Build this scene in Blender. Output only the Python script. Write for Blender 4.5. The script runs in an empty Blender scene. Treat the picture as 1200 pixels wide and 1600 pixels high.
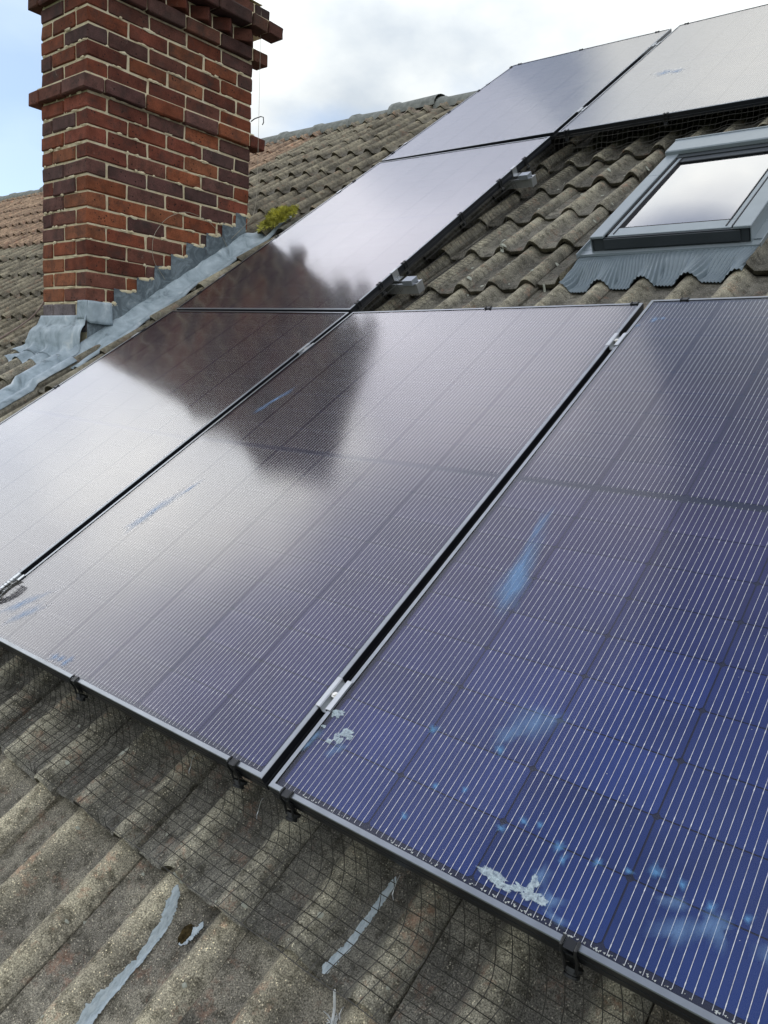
import bpy, math, random
from mathutils import Matrix, Vector, noise
rnd = random.Random(7)
S = bpy.context.scene
COL = S.collection
PITCH = 0.6094030584910487

# ------------------------------------------------------------------ camera
Rwc = Matrix(((0.7686783158, 0.6363025651, 0.0652126710),
              (0.1536484556, -0.0847162822, -0.9844873304),
              (-0.6209072385, 0.7667738892, -0.1628864755)))   # world -> camera (x right, y down, z forward)
Rcw = Rwc.transposed() @ Matrix(((1, 0, 0), (0, -1, 0), (0, 0, -1)))
cam = bpy.data.cameras.new("camera")
camo = bpy.data.objects.new("camera", cam)
COL.objects.link(camo)
camo.matrix_world = Matrix.Translation((0.891607662, -0.817698106, 0.675131305)) @ Rcw.to_4x4()
cam.sensor_width = 36
cam.lens = 36 * 1193.6346 / 1600
cam.clip_start = 0.02
cam.clip_end = 3000
S.camera = camo

# ------------------------------------------------------------------ sky
SUN_AZ, SUN_EL = -80.0, 40.0       # azimuth from +Y towards +X
w = bpy.data.worlds.new("World")
S.world = w
w.use_nodes = True
N = w.node_tree.nodes
L = w.node_tree.links
N.clear()
out = N.new('ShaderNodeOutputWorld')
bg = N.new('ShaderNodeBackground')
bg.inputs['Strength'].default_value = 0.14
L.new(bg.outputs[0], out.inputs[0])
sky = N.new('ShaderNodeTexSky')
sky.sky_type = 'NISHITA'
sky.sun_disc = False
sky.sun_elevation = math.radians(SUN_EL)
sky.sun_rotation = math.radians(SUN_AZ)
sky.air_density = 0.9
sky.dust_density = 0.1
sky.ozone_density = 1.0
tc = N.new('ShaderNodeTexCoord')
sep = N.new('ShaderNodeSeparateXYZ')
L.new(tc.outputs['Generated'], sep.inputs[0])
zc = N.new('ShaderNodeMath'); zc.operation = 'MAXIMUM'; zc.inputs[1].default_value = 0.0
L.new(sep.outputs['Z'], zc.inputs[0])
za = N.new('ShaderNodeMath'); za.operation = 'ADD'; za.inputs[1].default_value = 0.35
L.new(zc.outputs[0], za.inputs[0])
dv = N.new('ShaderNodeVectorMath'); dv.operation = 'DIVIDE'
cz = N.new('ShaderNodeCombineXYZ')
for i in range(3): L.new(za.outputs[0], cz.inputs[i])
L.new(tc.outputs['Generated'], dv.inputs[0]); L.new(cz.outputs[0], dv.inputs[1])
mp = N.new('ShaderNodeMapping'); mp.inputs['Location'].default_value = (3.1, 1.7, 0.4)
L.new(dv.outputs[0], mp.inputs[0])
n1 = N.new('ShaderNodeTexNoise'); n1.inputs['Scale'].default_value = 1.5
n1.inputs['Detail'].default_value = 7; n1.inputs['Roughness'].default_value = 0.52; n1.inputs['Distortion'].default_value = 0.15
L.new(mp.outputs[0], n1.inputs['Vector'])
r1 = N.new('ShaderNodeValToRGB')
r1.color_ramp.elements[0].position = 0.32; r1.color_ramp.elements[0].color = (.22, .22, .22, 1)
r1.color_ramp.elements[1].position = 0.49; r1.color_ramp.elements[1].color = (1, 1, 1, 1)
HOLES = [(-70, 8, 12, .42), (-43, 38, 7, .38), (-38, 57, 5, .20), (-130, 74, 26, .15), (-86, 58, 8, .34), (-72, 57, 5, .2), (-100, 48, 7, .16), (-40, 62, 7, .12), (-58, 66, 6, .12), (-90, 54, 12, .12), (-76, 33, 6, .10), (-42, 20, 7, .08), (-60, 26, 6, .10)]
acc = n1.outputs['Fac']            # soft openings in the cloud cover: azimuth, elevation, radius, depth
for (haz, hel, hr, hd) in HOLES:
    ha, he = math.radians(haz), math.radians(hel)
    dt = N.new('ShaderNodeVectorMath'); dt.operation = 'DOT_PRODUCT'
    L.new(tc.outputs['Generated'], dt.inputs[0])
    dt.inputs[1].default_value = (math.sin(ha) * math.cos(he), math.cos(ha) * math.cos(he), math.sin(he))
    mr = N.new('ShaderNodeMapRange'); mr.interpolation_type = 'SMOOTHSTEP'
    mr.inputs['From Min'].default_value = math.cos(math.radians(hr * 1.7)); mr.inputs['From Max'].default_value = math.cos(math.radians(hr * .2))
    mr.inputs['To Min'].default_value = 0; mr.inputs['To Max'].default_value = hd
    L.new(dt.outputs['Value'], mr.inputs['Value'])
    sb = N.new('ShaderNodeMath'); sb.operation = 'SUBTRACT'
    L.new(acc, sb.inputs[0]); L.new(mr.outputs[0], sb.inputs[1]); acc = sb.outputs[0]
L.new(acc, r1.inputs[0])
n2 = N.new('ShaderNodeTexNoise'); n2.inputs['Scale'].default_value = 3.1
n2.inputs['Detail'].default_value = 6; n2.inputs['Roughness'].default_value = 0.5
mp2 = N.new('ShaderNodeMapping'); mp2.inputs['Location'].default_value = (8.0, 2.0, 5.0)
L.new(dv.outputs[0], mp2.inputs[0]); L.new(mp2.outputs[0], n2.inputs['Vector'])
r2 = N.new('ShaderNodeValToRGB')
r2.color_ramp.elements[0].position = 0.36; r2.color_ramp.elements[0].color = (4.8, 5.3, 5.8, 1)
r2.color_ramp.elements[1].position = 0.58; r2.color_ramp.elements[1].color = (7.5, 7.75, 7.65, 1)
L.new(n2.outputs['Fac'], r2.inputs[0])
mx = N.new('ShaderNodeMix'); mx.data_type = 'RGBA'
L.new(r1.outputs[0], mx.inputs['Factor'])
# an overcast sky is brighter overhead than at the horizon
el_ = N.new('ShaderNodeMath'); el_.operation = 'MULTIPLY_ADD'; el_.inputs[1].default_value = 1.2; el_.inputs[2].default_value = 0.62
L.new(zc.outputs[0], el_.inputs[0])
cm = N.new('ShaderNodeVectorMath'); cm.operation = 'SCALE'
L.new(r2.outputs[0], cm.inputs[0]); L.new(el_.outputs[0], cm.inputs['Scale'])
# broken cloud: darker bases higher up, and a soft glow where the sun stands behind the cloud
n3 = N.new('ShaderNodeTexNoise'); n3.inputs['Scale'].default_value = 2.3; n3.inputs['Detail'].default_value = 3; n3.inputs['Roughness'].default_value = 0.45
mp3 = N.new('ShaderNodeMapping'); mp3.inputs['Location'].default_value = (1.3, 7.7, 2.2)
L.new(dv.outputs[0], mp3.inputs[0]); L.new(mp3.outputs[0], n3.inputs['Vector'])
r3 = N.new('ShaderNodeValToRGB')
r3.color_ramp.elements[0].position = 0.43; r3.color_ramp.elements[0].color = (.50, .49, .58, 1)
r3.color_ramp.elements[1].position = 0.57; r3.color_ramp.elements[1].color = (1.22, 1.18, 1.10, 1)
L.new(n3.outputs['Fac'], r3.inputs[0])
hz_ = N.new('ShaderNodeMapRange'); hz_.interpolation_type = 'SMOOTHSTEP'; hz_.inputs['From Min'].default_value = .38; hz_.inputs['From Max'].default_value = .72
L.new(zc.outputs[0], hz_.inputs['Value'])
m3 = N.new('ShaderNodeMix'); m3.data_type = 'RGBA'; L.new(hz_.outputs[0], m3.inputs['Factor']); m3.inputs['A'].default_value = (1, 1, 1, 1); L.new(r3.outputs[0], m3.inputs['B'])
cm2 = N.new('ShaderNodeVectorMath'); cm2.operation = 'MULTIPLY'; L.new(cm.outputs[0], cm2.inputs[0]); L.new(m3.outputs['Result'], cm2.inputs[1])
gd = N.new('ShaderNodeVectorMath'); gd.operation = 'DOT_PRODUCT'; L.new(tc.outputs['Generated'], gd.inputs[0])
ga, ge = math.radians(SUN_AZ), math.radians(SUN_EL)
gd.inputs[1].default_value = (math.sin(ga) * math.cos(ge), math.cos(ga) * math.cos(ge), math.sin(ge))
gr = N.new('ShaderNodeMapRange'); gr.interpolation_type = 'SMOOTHSTEP'
gr.inputs['From Min'].default_value = math.cos(math.radians(36)); gr.inputs['From Max'].default_value = 1.0
gr.inputs['To Min'].default_value = 1.0; gr.inputs['To Max'].default_value = 1.8
L.new(gd.outputs['Value'], gr.inputs['Value'])
cm3 = N.new('ShaderNodeVectorMath'); cm3.operation = 'SCALE'; L.new(cm2.outputs[0], cm3.inputs[0]); L.new(gr.outputs[0], cm3.inputs['Scale'])
L.new(sky.outputs[0], mx.inputs['A']); L.new(cm3.outputs[0], mx.inputs['B'])
L.new(mx.outputs['Result'], bg.inputs['Color'])

sun = bpy.data.lights.new("sun", 'SUN')
sun.energy = 0.55
sun.angle = math.radians(60)      # the sun is a wide bright patch behind thin cloud
sun.color = (1.0, 0.95, 0.88)
suno = bpy.data.objects.new("sun", sun)
COL.objects.link(suno)
a, e = math.radians(SUN_AZ), math.radians(SUN_EL)
sd = Vector((math.sin(a) * math.cos(e), math.cos(a) * math.cos(e), math.sin(e)))
suno.rotation_euler = sd.to_track_quat('Z', 'Y').to_euler()
suno.location = sd * 20
S.view_settings.view_transform = 'Standard'
S.view_settings.look = 'None'
S.view_settings.exposure = 0.0
S.view_settings.gamma = 1.0
S.view_settings.use_curve_mapping = False

# ------------------------------------------------------------------ helpers
MR = Matrix.Rotation(PITCH, 4, 'X')          # roof frame: (u along the ridge, v up the slope, w out of it)

def tag(o, label=None, cat=None, group=None, kind=None):
    if label: o['label'] = label
    if cat: o['category'] = cat
    if group: o['group'] = group
    if kind: o['kind'] = kind
    return o

def mesh(name, V, F, mat=None, parent=None, M=None, smooth=False):
    me = bpy.data.meshes.new(name)
    me.from_pydata([tuple(v) for v in V], [], F)
    if mat:
        for m in (mat if isinstance(mat, (list, tuple)) else [mat]): me.materials.append(m)
    if smooth: me.polygons.foreach_set('use_smooth', [True] * len(F))
    me.update()
    return inst(name, me, parent, M)

def inst(name, me, parent=None, M=None):
    o = bpy.data.objects.new(name, me)
    COL.objects.link(o)
    if parent: o.parent = parent
    if M is not None: o.matrix_local = M
    return o

def empty(name, M):
    o = bpy.data.objects.new(name, None)
    o.empty_display_size = 0.1
    COL.objects.link(o)
    o.matrix_world = M
    return o

def roofmesh(name, V, F, mat, smooth=False, parent=None):
    """vertices in roof coordinates; a top-level object gets its origin at its lowest middle"""
    if parent: return mesh(name, V, F, mat, parent, None, smooth)
    n = len(V); c = (sum(v[0] for v in V) / n, sum(v[1] for v in V) / n, min(v[2] for v in V))
    return mesh(name, [(v[0] - c[0], v[1] - c[1], v[2] - c[2]) for v in V], F, mat, None, MR @ Matrix.Translation(c), smooth)

class MB:
    def __init__(s): s.V = []; s.F = []
    def add(s, V, F):
        n = len(s.V); s.V += [tuple(v) for v in V]; s.F += [tuple(i + n for i in f) for f in F]
    def box(s, a, b, M=None, bev=0.0):
        x0, y0, z0 = a; x1, y1, z1 = b
        if bev <= 0:
            V = [(x, y, z) for x in (x0, x1) for y in (y0, y1) for z in (z0, z1)]
            F = [(0, 1, 3, 2), (4, 6, 7, 5), (0, 4, 5, 1), (2, 3, 7, 6), (0, 2, 6, 4), (1, 5, 7, 3)]
        else:
            V, F = bevbox(a, b, bev)
        if M: V = [M @ Vector(v) for v in V]
        s.add(V, F)
    def tube(s, P, r, n=6, closed=False):
        P = [Vector(p) for p in P]; base = len(s.V); m = len(P)
        ref = None
        for i, p in enumerate(P):
            t = (P[min(i + 1, m - 1)] - P[max(i - 1, 0)]).normalized()
            if ref is None:
                ref = Vector((0, 0, 1)) if abs(t.z) < .9 else Vector((1, 0, 0))
            ax = (ref - t * ref.dot(t)).normalized(); ay = t.cross(ax); ref = ax
            for k in range(n):
                an = 2 * math.pi * k / n
                s.V.append(tuple(p + (ax * math.cos(an) + ay * math.sin(an)) * r))
        for i in range(m - 1):
            for k in range(n):
                a0 = base + i * n + k; b0 = base + i * n + (k + 1) % n
                s.F.append((a0, b0, b0 + n, a0 + n))
        s.F.append(tuple(base + k for k in reversed(range(n))))
        s.F.append(tuple(base + (m - 1) * n + k for k in range(n)))
    def cyl(s, c, axis, r, h, n=12):
        c = Vector(c); s.tube([c, c + Vector(axis).normalized() * h], r, n)

def bevbox(a, b, e):
    V = []; idx = {}
    for sx in (0, 1):
        for sy in (0, 1):
            for sz in (0, 1):
                p = [(a[0], b[0])[sx], (a[1], b[1])[sy], (a[2], b[2])[sz]]
                for ax in range(3):
                    q = list(p)
                    for k in range(3):
                        if k != ax: q[k] += e if (sx, sy, sz)[k] == 0 else -e
                    idx[(sx, sy, sz, ax)] = len(V); V.append(q)
    F = []
    def cen(f):
        return [sum(V[i][k] for i in f) / len(f) for k in range(3)]
    mid = Vector([(a[k] + b[k]) / 2 for k in range(3)])
    def put(f):
        c = Vector(cen(f)); n = (Vector(V[f[1]]) - Vector(V[f[0]])).cross(Vector(V[f[2]]) - Vector(V[f[1]]))
        F.append(tuple(f) if n.dot(c - mid) > 0 else tuple(reversed(f)))
    for ax in range(3):
        o = [k for k in range(3) if k != ax]
        for s in (0, 1):
            f = []
            for t in ((0, 0), (1, 0), (1, 1), (0, 1)):
                k = [0, 0, 0]; k[ax] = s; k[o[0]], k[o[1]] = t
                f.append(idx[(*k, ax)])
            put(f)
    for ax in range(3):        # edges parallel to ax
        o = [k for k in range(3) if k != ax]
        for t in ((0, 0), (1, 0), (1, 1), (0, 1)):
            k0 = [0, 0, 0]; k1 = [0, 0, 0]; k0[ax] = 0; k1[ax] = 1
            k0[o[0]], k0[o[1]] = t; k1[o[0]], k1[o[1]] = t
            put([idx[(*k0, o[0])], idx[(*k0, o[1])], idx[(*k1, o[1])], idx[(*k1, o[0])]])
    for sx in (0, 1):
        for sy in (0, 1):
            for sz in (0, 1):
                put([idx[(sx, sy, sz, 0)], idx[(sx, sy, sz, 1)], idx[(sx, sy, sz, 2)]])
    return V, F

def smooth01(x):
    x = max(0.0, min(1.0, x)); return x * x * (3 - 2 * x)

def nz(x, y, z=0.0): return noise.noise(Vector((x, y, z)))

# ------------------------------------------------------------------ materials
class NT:
    """small node-tree writer"""
    def __init__(s, name):
        s.m = bpy.data.materials.new(name); s.m.use_nodes = True
        s.t = s.m.node_tree; s.t.nodes.clear()
        s.out = s.n('ShaderNodeOutputMaterial')
        s.bsdf = None
    def n(s, ty, **kw):
        nd = s.t.nodes.new(ty)
        for k, v in kw.items():
            if k.startswith('i_'):
                key = k[2:].replace('_', ' '); nd.inputs[key].default_value = v
            else: setattr(nd, k, v)
        return nd
    def l(s, a, b): s.t.links.new(a, b)
    def principled(s, col=(.5, .5, .5), rough=.6, metal=0.0, spec=.5):
        b = s.n('ShaderNodeBsdfPrincipled')
        b.inputs['Base Color'].default_value = (*col, 1)
        b.inputs['Roughness'].default_value = rough
        b.inputs['Metallic'].default_value = metal
        b.inputs['Specular IOR Level'].default_value = spec
        s.l(b.outputs[0], s.out.inputs[0]); s.bsdf = b
        return b
    def coords(s, rand=True):
        t = s.n('ShaderNodeTexCoord')
        if not rand: return t.outputs['Object']
        oi = s.n('ShaderNodeObjectInfo')
        mu = s.n('ShaderNodeMath', operation='MULTIPLY'); mu.inputs[1].default_value = 57.0
        s.l(oi.outputs['Random'], mu.inputs[0])
        va = s.n('ShaderNodeVectorMath', operation='ADD')
        s.l(t.outputs['Object'], va.inputs[0]); s.l(mu.outputs[0], va.inputs[1])
        return va.outputs[0]
    def noise(s, co, scale, detail=4, rough=.55, dist=0.0):
        n = s.n('ShaderNodeTexNoise'); n.inputs['Scale'].default_value = scale
        n.inputs['Detail'].default_value = detail; n.inputs['Roughness'].default_value = rough
        n.inputs['Distortion'].default_value = dist
        s.l(co, n.inputs['Vector']); return n.outputs['Fac']
    def ramp(s, f, stops):
        r = s.n('ShaderNodeValToRGB'); cr = r.color_ramp
        while len(cr.elements) < len(stops): cr.elements.new(.5)
        for e_, (p, c) in zip(cr.elements, stops):
            e_.position = p; e_.color = (*c, 1) if len(c) == 3 else c
        s.l(f, r.inputs[0]); return r.outputs[0]
    def mix(s, f, a_, b_, mode='MIX'):
        m = s.n('ShaderNodeMix', data_type='RGBA', blend_type=mode)
        for v, k in ((f, 'Factor'), (a_, 'A'), (b_, 'B')):
            if isinstance(v, (int, float)): m.inputs[k].default_value = v
            elif isinstance(v, tuple): m.inputs[k].default_value = (*v, 1)
            else: s.l(v, m.inputs[k])
        return m.outputs['Result']
    def bump(s, h, strength=.4, dist=.002, to=None):
        b = s.n('ShaderNodeBump'); b.inputs['Strength'].default_value = strength
        b.inputs['Distance'].default_value = dist
        s.l(h, b.inputs['Height']); s.l(b.outputs[0], (to or s.bsdf).inputs['Normal']); return b
    def scaled(s, f, k):
        m = s.n('ShaderNodeMath', operation='MULTIPLY'); m.inputs[1].default_value = k; s.l(f, m.inputs[0]); return m.outputs[0]
    def objcol(s):
        return s.n('ShaderNodeObjectInfo').outputs['Color']
g3 = lambda v: (v, v, v)

def simple(name, col, rough=.5, metal=0., spec=.5, var=.15, scale=20., bump=0.):
    t = NT(name); b = t.principled(col, rough, metal, spec)
    co = t.coords()
    f = t.noise(co, scale, 5)
    c = t.mix(t.ramp(f, [(.3, g3(0)), (.7, g3(1))]), tuple(x * (1 - var) for x in col), tuple(min(1, x * (1 + var)) for x in col))
    t.l(c, b.inputs['Base Color'])
    if bump: t.bump(t.noise(co, scale * 4, 4), bump, .002)
    return t.m

def tile_material():
    t = NT('concrete tile'); b = t.principled((.2, .19, .16), .9, 0, .25)
    co = t.coords()
    big = t.noise(co, 7, 5, .6)
    med = t.noise(co, 38, 5, .65)
    fine = t.noise(co, 420, 3, .7)
    c = t.ramp(big, [(.30, (.092, .089, .081)), (.48, (.165, .159, .141)), (.66, (.250, .240, .205))])
    c = t.mix(t.ramp(med, [(.36, g3(.75)), (.52, g3(0))]), c, (.055, .052, .042))
    grain = t.ramp(fine, [(.34, g3(.28)), (.50, g3(.95)), (.66, g3(1.75))])
    c = t.mix(1.0, c, grain, 'MULTIPLY')
    vo = t.n('ShaderNodeTexVoronoi', feature='F1'); vo.inputs['Scale'].default_value = 210; t.l(co, vo.inputs['Vector'])
    spk = t.ramp(vo.outputs['Distance'], [(.16, g3(1)), (.30, g3(0))])
    gate = t.ramp(t.noise(co, 110, 3), [(.44, g3(0)), (.58, g3(1))])
    c = t.mix(t.mix(1.0, spk, gate, 'MULTIPLY'), c, (.50, .47, .39))
    # lichen rounds and reddish worn patches
    li = t.ramp(t.noise(co, 30, 6, .72, .2), [(.66, g3(0)), (.71, g3(.8))])
    c = t.mix(t.mix(1.0, li, t.ramp(t.noise(co, 300, 2), [(.4, g3(.1)), (.6, g3(1))]), 'MULTIPLY'), c, (.42, .42, .35))
    rd = t.ramp(t.noise(co, 15, 6, .8), [(.56, g3(0)), (.70, g3(.6))])
    c = t.mix(rd, c, (.27, .15, .11))
    at = t.n('ShaderNodeAttribute', attribute_name='crest')      # worn pale crests, grimy pans, and the rolls' light and shade painted in
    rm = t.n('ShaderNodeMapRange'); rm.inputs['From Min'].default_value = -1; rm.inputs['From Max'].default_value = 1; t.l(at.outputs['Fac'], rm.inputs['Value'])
    # algae on the broken low noses, plus their shade painted into the colour
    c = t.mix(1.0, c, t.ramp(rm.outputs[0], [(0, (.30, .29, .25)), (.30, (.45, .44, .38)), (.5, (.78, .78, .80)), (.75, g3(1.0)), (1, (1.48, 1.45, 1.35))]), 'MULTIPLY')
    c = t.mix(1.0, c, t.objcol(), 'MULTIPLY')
    t.l(c, b.inputs['Base Color'])
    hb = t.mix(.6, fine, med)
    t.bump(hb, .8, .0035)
    return t.m
M_TILE = tile_material()

def brick_material():
    t = NT('brick'); b = t.principled((.3, .1, .06), .88, 0, .25)
    co = t.coords()
    big = t.noise(co, 14, 5, .6); fine = t.noise(co, 260, 3, .7)
    c = t.mix(1.0, t.objcol(), t.ramp(big, [(.3, g3(.62)), (.5, g3(1.0)), (.72, g3(1.35))]), 'MULTIPLY')
    c = t.mix(1.0, c, t.ramp(fine, [(.35, g3(.7)), (.65, g3(1.25))]), 'MULTIPLY')
    vo = t.n('ShaderNodeTexVoronoi', feature='F1'); vo.inputs['Scale'].default_value = 48; t.l(co, vo.inputs['Vector'])
    pit = t.ramp(vo.outputs['Distance'], [(.12, g3(1)), (.24, g3(0))])
    gate = t.ramp(t.noise(co, 22, 3), [(.50, g3(0)), (.56, g3(1))])
    pg = t.mix(1.0, pit, gate, 'MULTIPLY')
    c = t.mix(pg, c, (.035, .02, .016))
    soot = t.ramp(t.noise(co, 9, 6, .75), [(.48, g3(0)), (.72, g3(.75))])
    c = t.mix(soot, c, (.05, .042, .038))
    pale = t.ramp(t.noise(co, 11, 5, .8, .5), [(.66, g3(0)), (.78, g3(.45))])
    c = t.mix(pale, c, (.42, .36, .30))
    t.l(c, b.inputs['Base Color'])
    h = t.mix(.5, fine, big)
    h = t.mix(pg, h, (0, 0, 0))
    t.bump(h, 1.0, .005)
    return t.m
M_BRICK = brick_material()

def mortar_material():
    t = NT('lime mortar'); b = t.principled((.55, .48, .36), .95, 0, .2)
    co = t.coords(False)
    c = t.ramp(t.noise(co, 18, 5, .7), [(.3, (.56, .46, .30)), (.5, (.80, .69, .47)), (.75, (.84, .77, .60))])
    t.l(c, b.inputs['Base Color']); t.bump(t.noise(co, 150, 4, .7), .8, .004)
    return t.m
M_MORTAR = mortar_material()

def lead_material():
    t = NT('lead sheet'); b = t.principled((.4, .48, .55), .6, .05, .4)
    co = t.coords(False)
    f = t.noise(co, 9, 6, .65, .8)
    c = t.ramp(f, [(.28, (.13, .16, .18)), (.42, (.32, .39, .44)), (.58, (.46, .54, .60)), (.74, (.70, .74, .76))])
    t.l(c, b.inputs['Base Color'])
    t.l(t.ramp(t.noise(co, 30, 4), [(.3, g3(.5)), (.7, g3(.75))]), b.inputs['Roughness'])
    t.bump(t.noise(co, 14, 4, .5), .3, .005)
    return t.m
M_LEAD = lead_material()
def lead_dark():
    t = NT('old dark lead'); b = t.principled((.1, .12, .15), .55, .2, .4)
    co = t.coords(False)
    c = t.ramp(t.noise(co, 12, 6, .7, 1.2), [(.30, (.07, .085, .10)), (.50, (.15, .185, .21)), (.64, (.27, .32, .355)), (.78, (.46, .50, .51))])
    t.l(c, b.inputs['Base Color']); t.bump(t.noise(co, 30, 5, .6), .5, .005)
    return t.m
M_LEADD = lead_dark()

def cell_material():
    t = NT('silicon cell'); b = t.principled((.01, .02, .1), .5, 0, .2)
    co = t.coords()
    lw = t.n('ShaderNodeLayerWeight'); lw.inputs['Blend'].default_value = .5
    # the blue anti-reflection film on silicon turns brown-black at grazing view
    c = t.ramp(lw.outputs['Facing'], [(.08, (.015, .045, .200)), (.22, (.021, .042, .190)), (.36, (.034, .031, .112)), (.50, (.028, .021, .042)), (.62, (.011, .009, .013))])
    oi = t.n('ShaderNodeObjectInfo')
    c = t.mix(1.0, c, t.ramp(oi.outputs['Random'], [(0, (.82, .82, .85)), (1, (1.15, 1.12, 1.1))]), 'MULTIPLY')
    c = t.mix(1.0, c, t.ramp(t.noise(co, 6, 3), [(.35, (.85, .8, .8)), (.65, (1.15, 1.1, 1.1))]), 'MULTIPLY')
    t.l(c, b.inputs['Base Color'])
    return t.m
M_CELL = cell_material()

def glass_material(name='panel glass', rough=.12, base=.024, k=.95, top=.36):
    t = NT(name)
    lw = t.n('ShaderNodeLayerWeight'); lw.inputs['Blend'].default_value = .5
    pw = t.n('ShaderNodeMath', operation='POWER'); pw.inputs[1].default_value = 3.0; t.l(lw.outputs['Facing'], pw.inputs[0])
    mu = t.n('ShaderNodeMath', operation='MULTIPLY_ADD'); mu.inputs[1].default_value = k; mu.inputs[2].default_value = base
    t.l(pw.outputs[0], mu.inputs[0])
    mi = t.n('ShaderNodeMath', operation='MINIMUM'); mi.inputs[1].default_value = top; t.l(mu.outputs[0], mi.inputs[0])
    tr = t.n('ShaderNodeBsdfTransparent'); tr.inputs[0].default_value = (.97, .97, .97, 1)
    gl = t.n('ShaderNodeBsdfGlossy'); gl.inputs['Color'].default_value = (.96, .95, .98, 1)
    co = t.coords(False)
    t.l(t.ramp(t.noise(co, 5, 4), [(.3, g3(rough * .85)), (.7, g3(rough * 1.25))]), gl.inputs['Roughness'])
    ms = t.n('ShaderNodeMixShader')
    t.l(mi.outputs[0], ms.inputs[0]); t.l(tr.outputs[0], ms.inputs[1]); t.l(gl.outputs[0], ms.inputs[2])
    # thin film of dust
    df = t.n('ShaderNodeBsdfDiffuse'); df.inputs[0].default_value = (.45, .45, .5, 1)
    m2 = t.n('ShaderNodeMixShader')
    t.l(t.ramp(t.noise(co, 3.5, 6, .6, .4), [(.35, g3(.004)), (.75, g3(.035))]), m2.inputs[0])
    t.l(ms.outputs[0], m2.inputs[1]); t.l(df.outputs[0], m2.inputs[2])
    t.l(m2.outputs[0], t.out.inputs[0])
    return t.m
M_GLASS = glass_material()

def film_material(name, col, dens, scale=30, fibre=False):
    """dried droppings and smears: thin, patchy, partly see-through"""
    t = NT(name)
    co = t.n('ShaderNodeTexCoord').outputs['Object']
    uv = t.n('ShaderNodeTexCoord').outputs['UV']
    df = t.n('ShaderNodeBsdfDiffuse'); df.inputs[0].default_value = (*col, 1)
    tr = t.n('ShaderNodeBsdfTransparent')
    at = t.n('ShaderNodeAttribute', attribute_name='edge')
    if fibre:
        mp_ = t.n('ShaderNodeMapping'); mp_.inputs['Scale'].default_value = (1, .25, 1); mp_.inputs['Rotation'].default_value = (0, 0, .5)
        t.l(co, mp_.inputs[0]); co = mp_.outputs[0]
    f = t.ramp(t.noise(co, scale, 5, .65), [(.3, g3(.25)), (.62, g3(1))])
    m = t.n('ShaderNodeMath', operation='MULTIPLY'); t.l(f, m.inputs[0]); t.l(at.outputs['Fac'], m.inputs[1])
    m2 = t.n('ShaderNodeMath', operation='MULTIPLY'); t.l(m.outputs[0], m2.inputs[0]); m2.inputs[1].default_value = dens
    ms = t.n('ShaderNodeMixShader'); t.l(m2.outputs[0], ms.inputs[0]); t.l(tr.outputs[0], ms.inputs[1]); t.l(df.outputs[0], ms.inputs[2])
    t.l(ms.outputs[0], t.out.inputs[0])
    return t.m
M_SMEAR = film_material('greasy smear', (.30, .50, .80), .42, 60, True)
M_POOP = film_material('dried dropping', (.56, .66, .70), .92, 170)
M_SPOT = film_material('wet spot', (.20, .46, .80), .55, 130)

M_FRAME_LIT = simple('anodised frame lit lip', (.31, .33, .355), .36, .85, .5, .1, 30)  # black anodising like the sides, painted paler for the sky on its top lip
M_FSIDE = simple('black frame side', (.022, .024, .03), .38, .3, .5, .1, 30)
M_BACK = simple('black backsheet', (.010, .014, .042), .5, 0, .3, .1, 20)
M_WIRE = simple('busbar ribbon', (.80, .80, .84), .5, .75, .5, .35, 90)
M_ALU = simple('mill aluminium', (.55, .57, .59), .4, .8, .5, .08, 40)
M_CLIP = simple('black clip', (.012, .013, .015), .4, 0, .5, .1, 40)
M_BOLT = simple('stainless bolt', (.82, .80, .74), .3, .7, .5, .05, 60)
M_MESH = simple('galvanised mesh wire', (.06, .056, .05), .5, .3, .5, .4, 60)
M_VELUX = simple('grey coated aluminium', (.30, .345, .375), .38, .25, .5, .06, 12)
M_VDARK = simple('dark grey casing', (.050, .058, .066), .45, .1, .5, .1, 12)
M_SEAL = simple('grey sealant', (.40, .47, .52), .55, 0, .5, .30, 70, 1.0)
def seal_material():
    t = NT('smeared grey sealant'); b = t.principled((.4, .47, .52), .6, 0, .35)
    co = t.coords(False)
    mp_ = t.n('ShaderNodeMapping'); mp_.inputs['Scale'].default_value = (1, .35, 1); mp_.inputs['Rotation'].default_value = (0, 0, .2)
    t.l(co, mp_.inputs[0])
    f = t.noise(mp_.outputs[0], 190, 5, .7); f2 = t.noise(co, 45, 4, .6)
    t.l(t.ramp(f, [(.3, (.36, .43, .47)), (.5, (.54, .62, .67)), (.75, (.72, .78, .80))]), b.inputs['Base Color'])
    t.bump(f, 1.0, .004)
    at = t.n('ShaderNodeAttribute', attribute_name='edge')
    a1 = t.n('ShaderNodeMath', operation='ADD'); t.l(at.outputs['Fac'], a1.inputs[0]); t.l(f2, a1.inputs[1])
    a2 = t.n('ShaderNodeMath', operation='ADD'); t.l(a1.outputs[0], a2.inputs[0])
    fm = t.n('ShaderNodeMath', operation='MULTIPLY'); fm.inputs[1].default_value = .7; t.l(f, fm.inputs[0]); t.l(fm.outputs[0], a2.inputs[1])
    t.l(t.ramp(a2.outputs[0], [(.0, g3(0)), (.98, g3(0)), (1.0, g3(1))]) if False else t.ramp(t.scaled(a2.outputs[0], .5), [(.50, g3(0)), (.56, g3(1))]), b.inputs['Alpha'])
    return t.m
M_SEAL = seal_material()
M_RUBBER = simple('black gasket', (.02, .02, .022), .6, 0, .3, .1, 30)
M_DECK = simple('roofing felt', (.035, .032, .028), .95, 0, .1, .3, 8)
M_MOSSD = simple('dark moss', (.055, .040, .018), 1.0, 0, .1, .8, 120, 1.0)
M_MOSS = simple('yellow green moss', (.52, .50, .11), .9, 0, .2, .75, 30)
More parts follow.
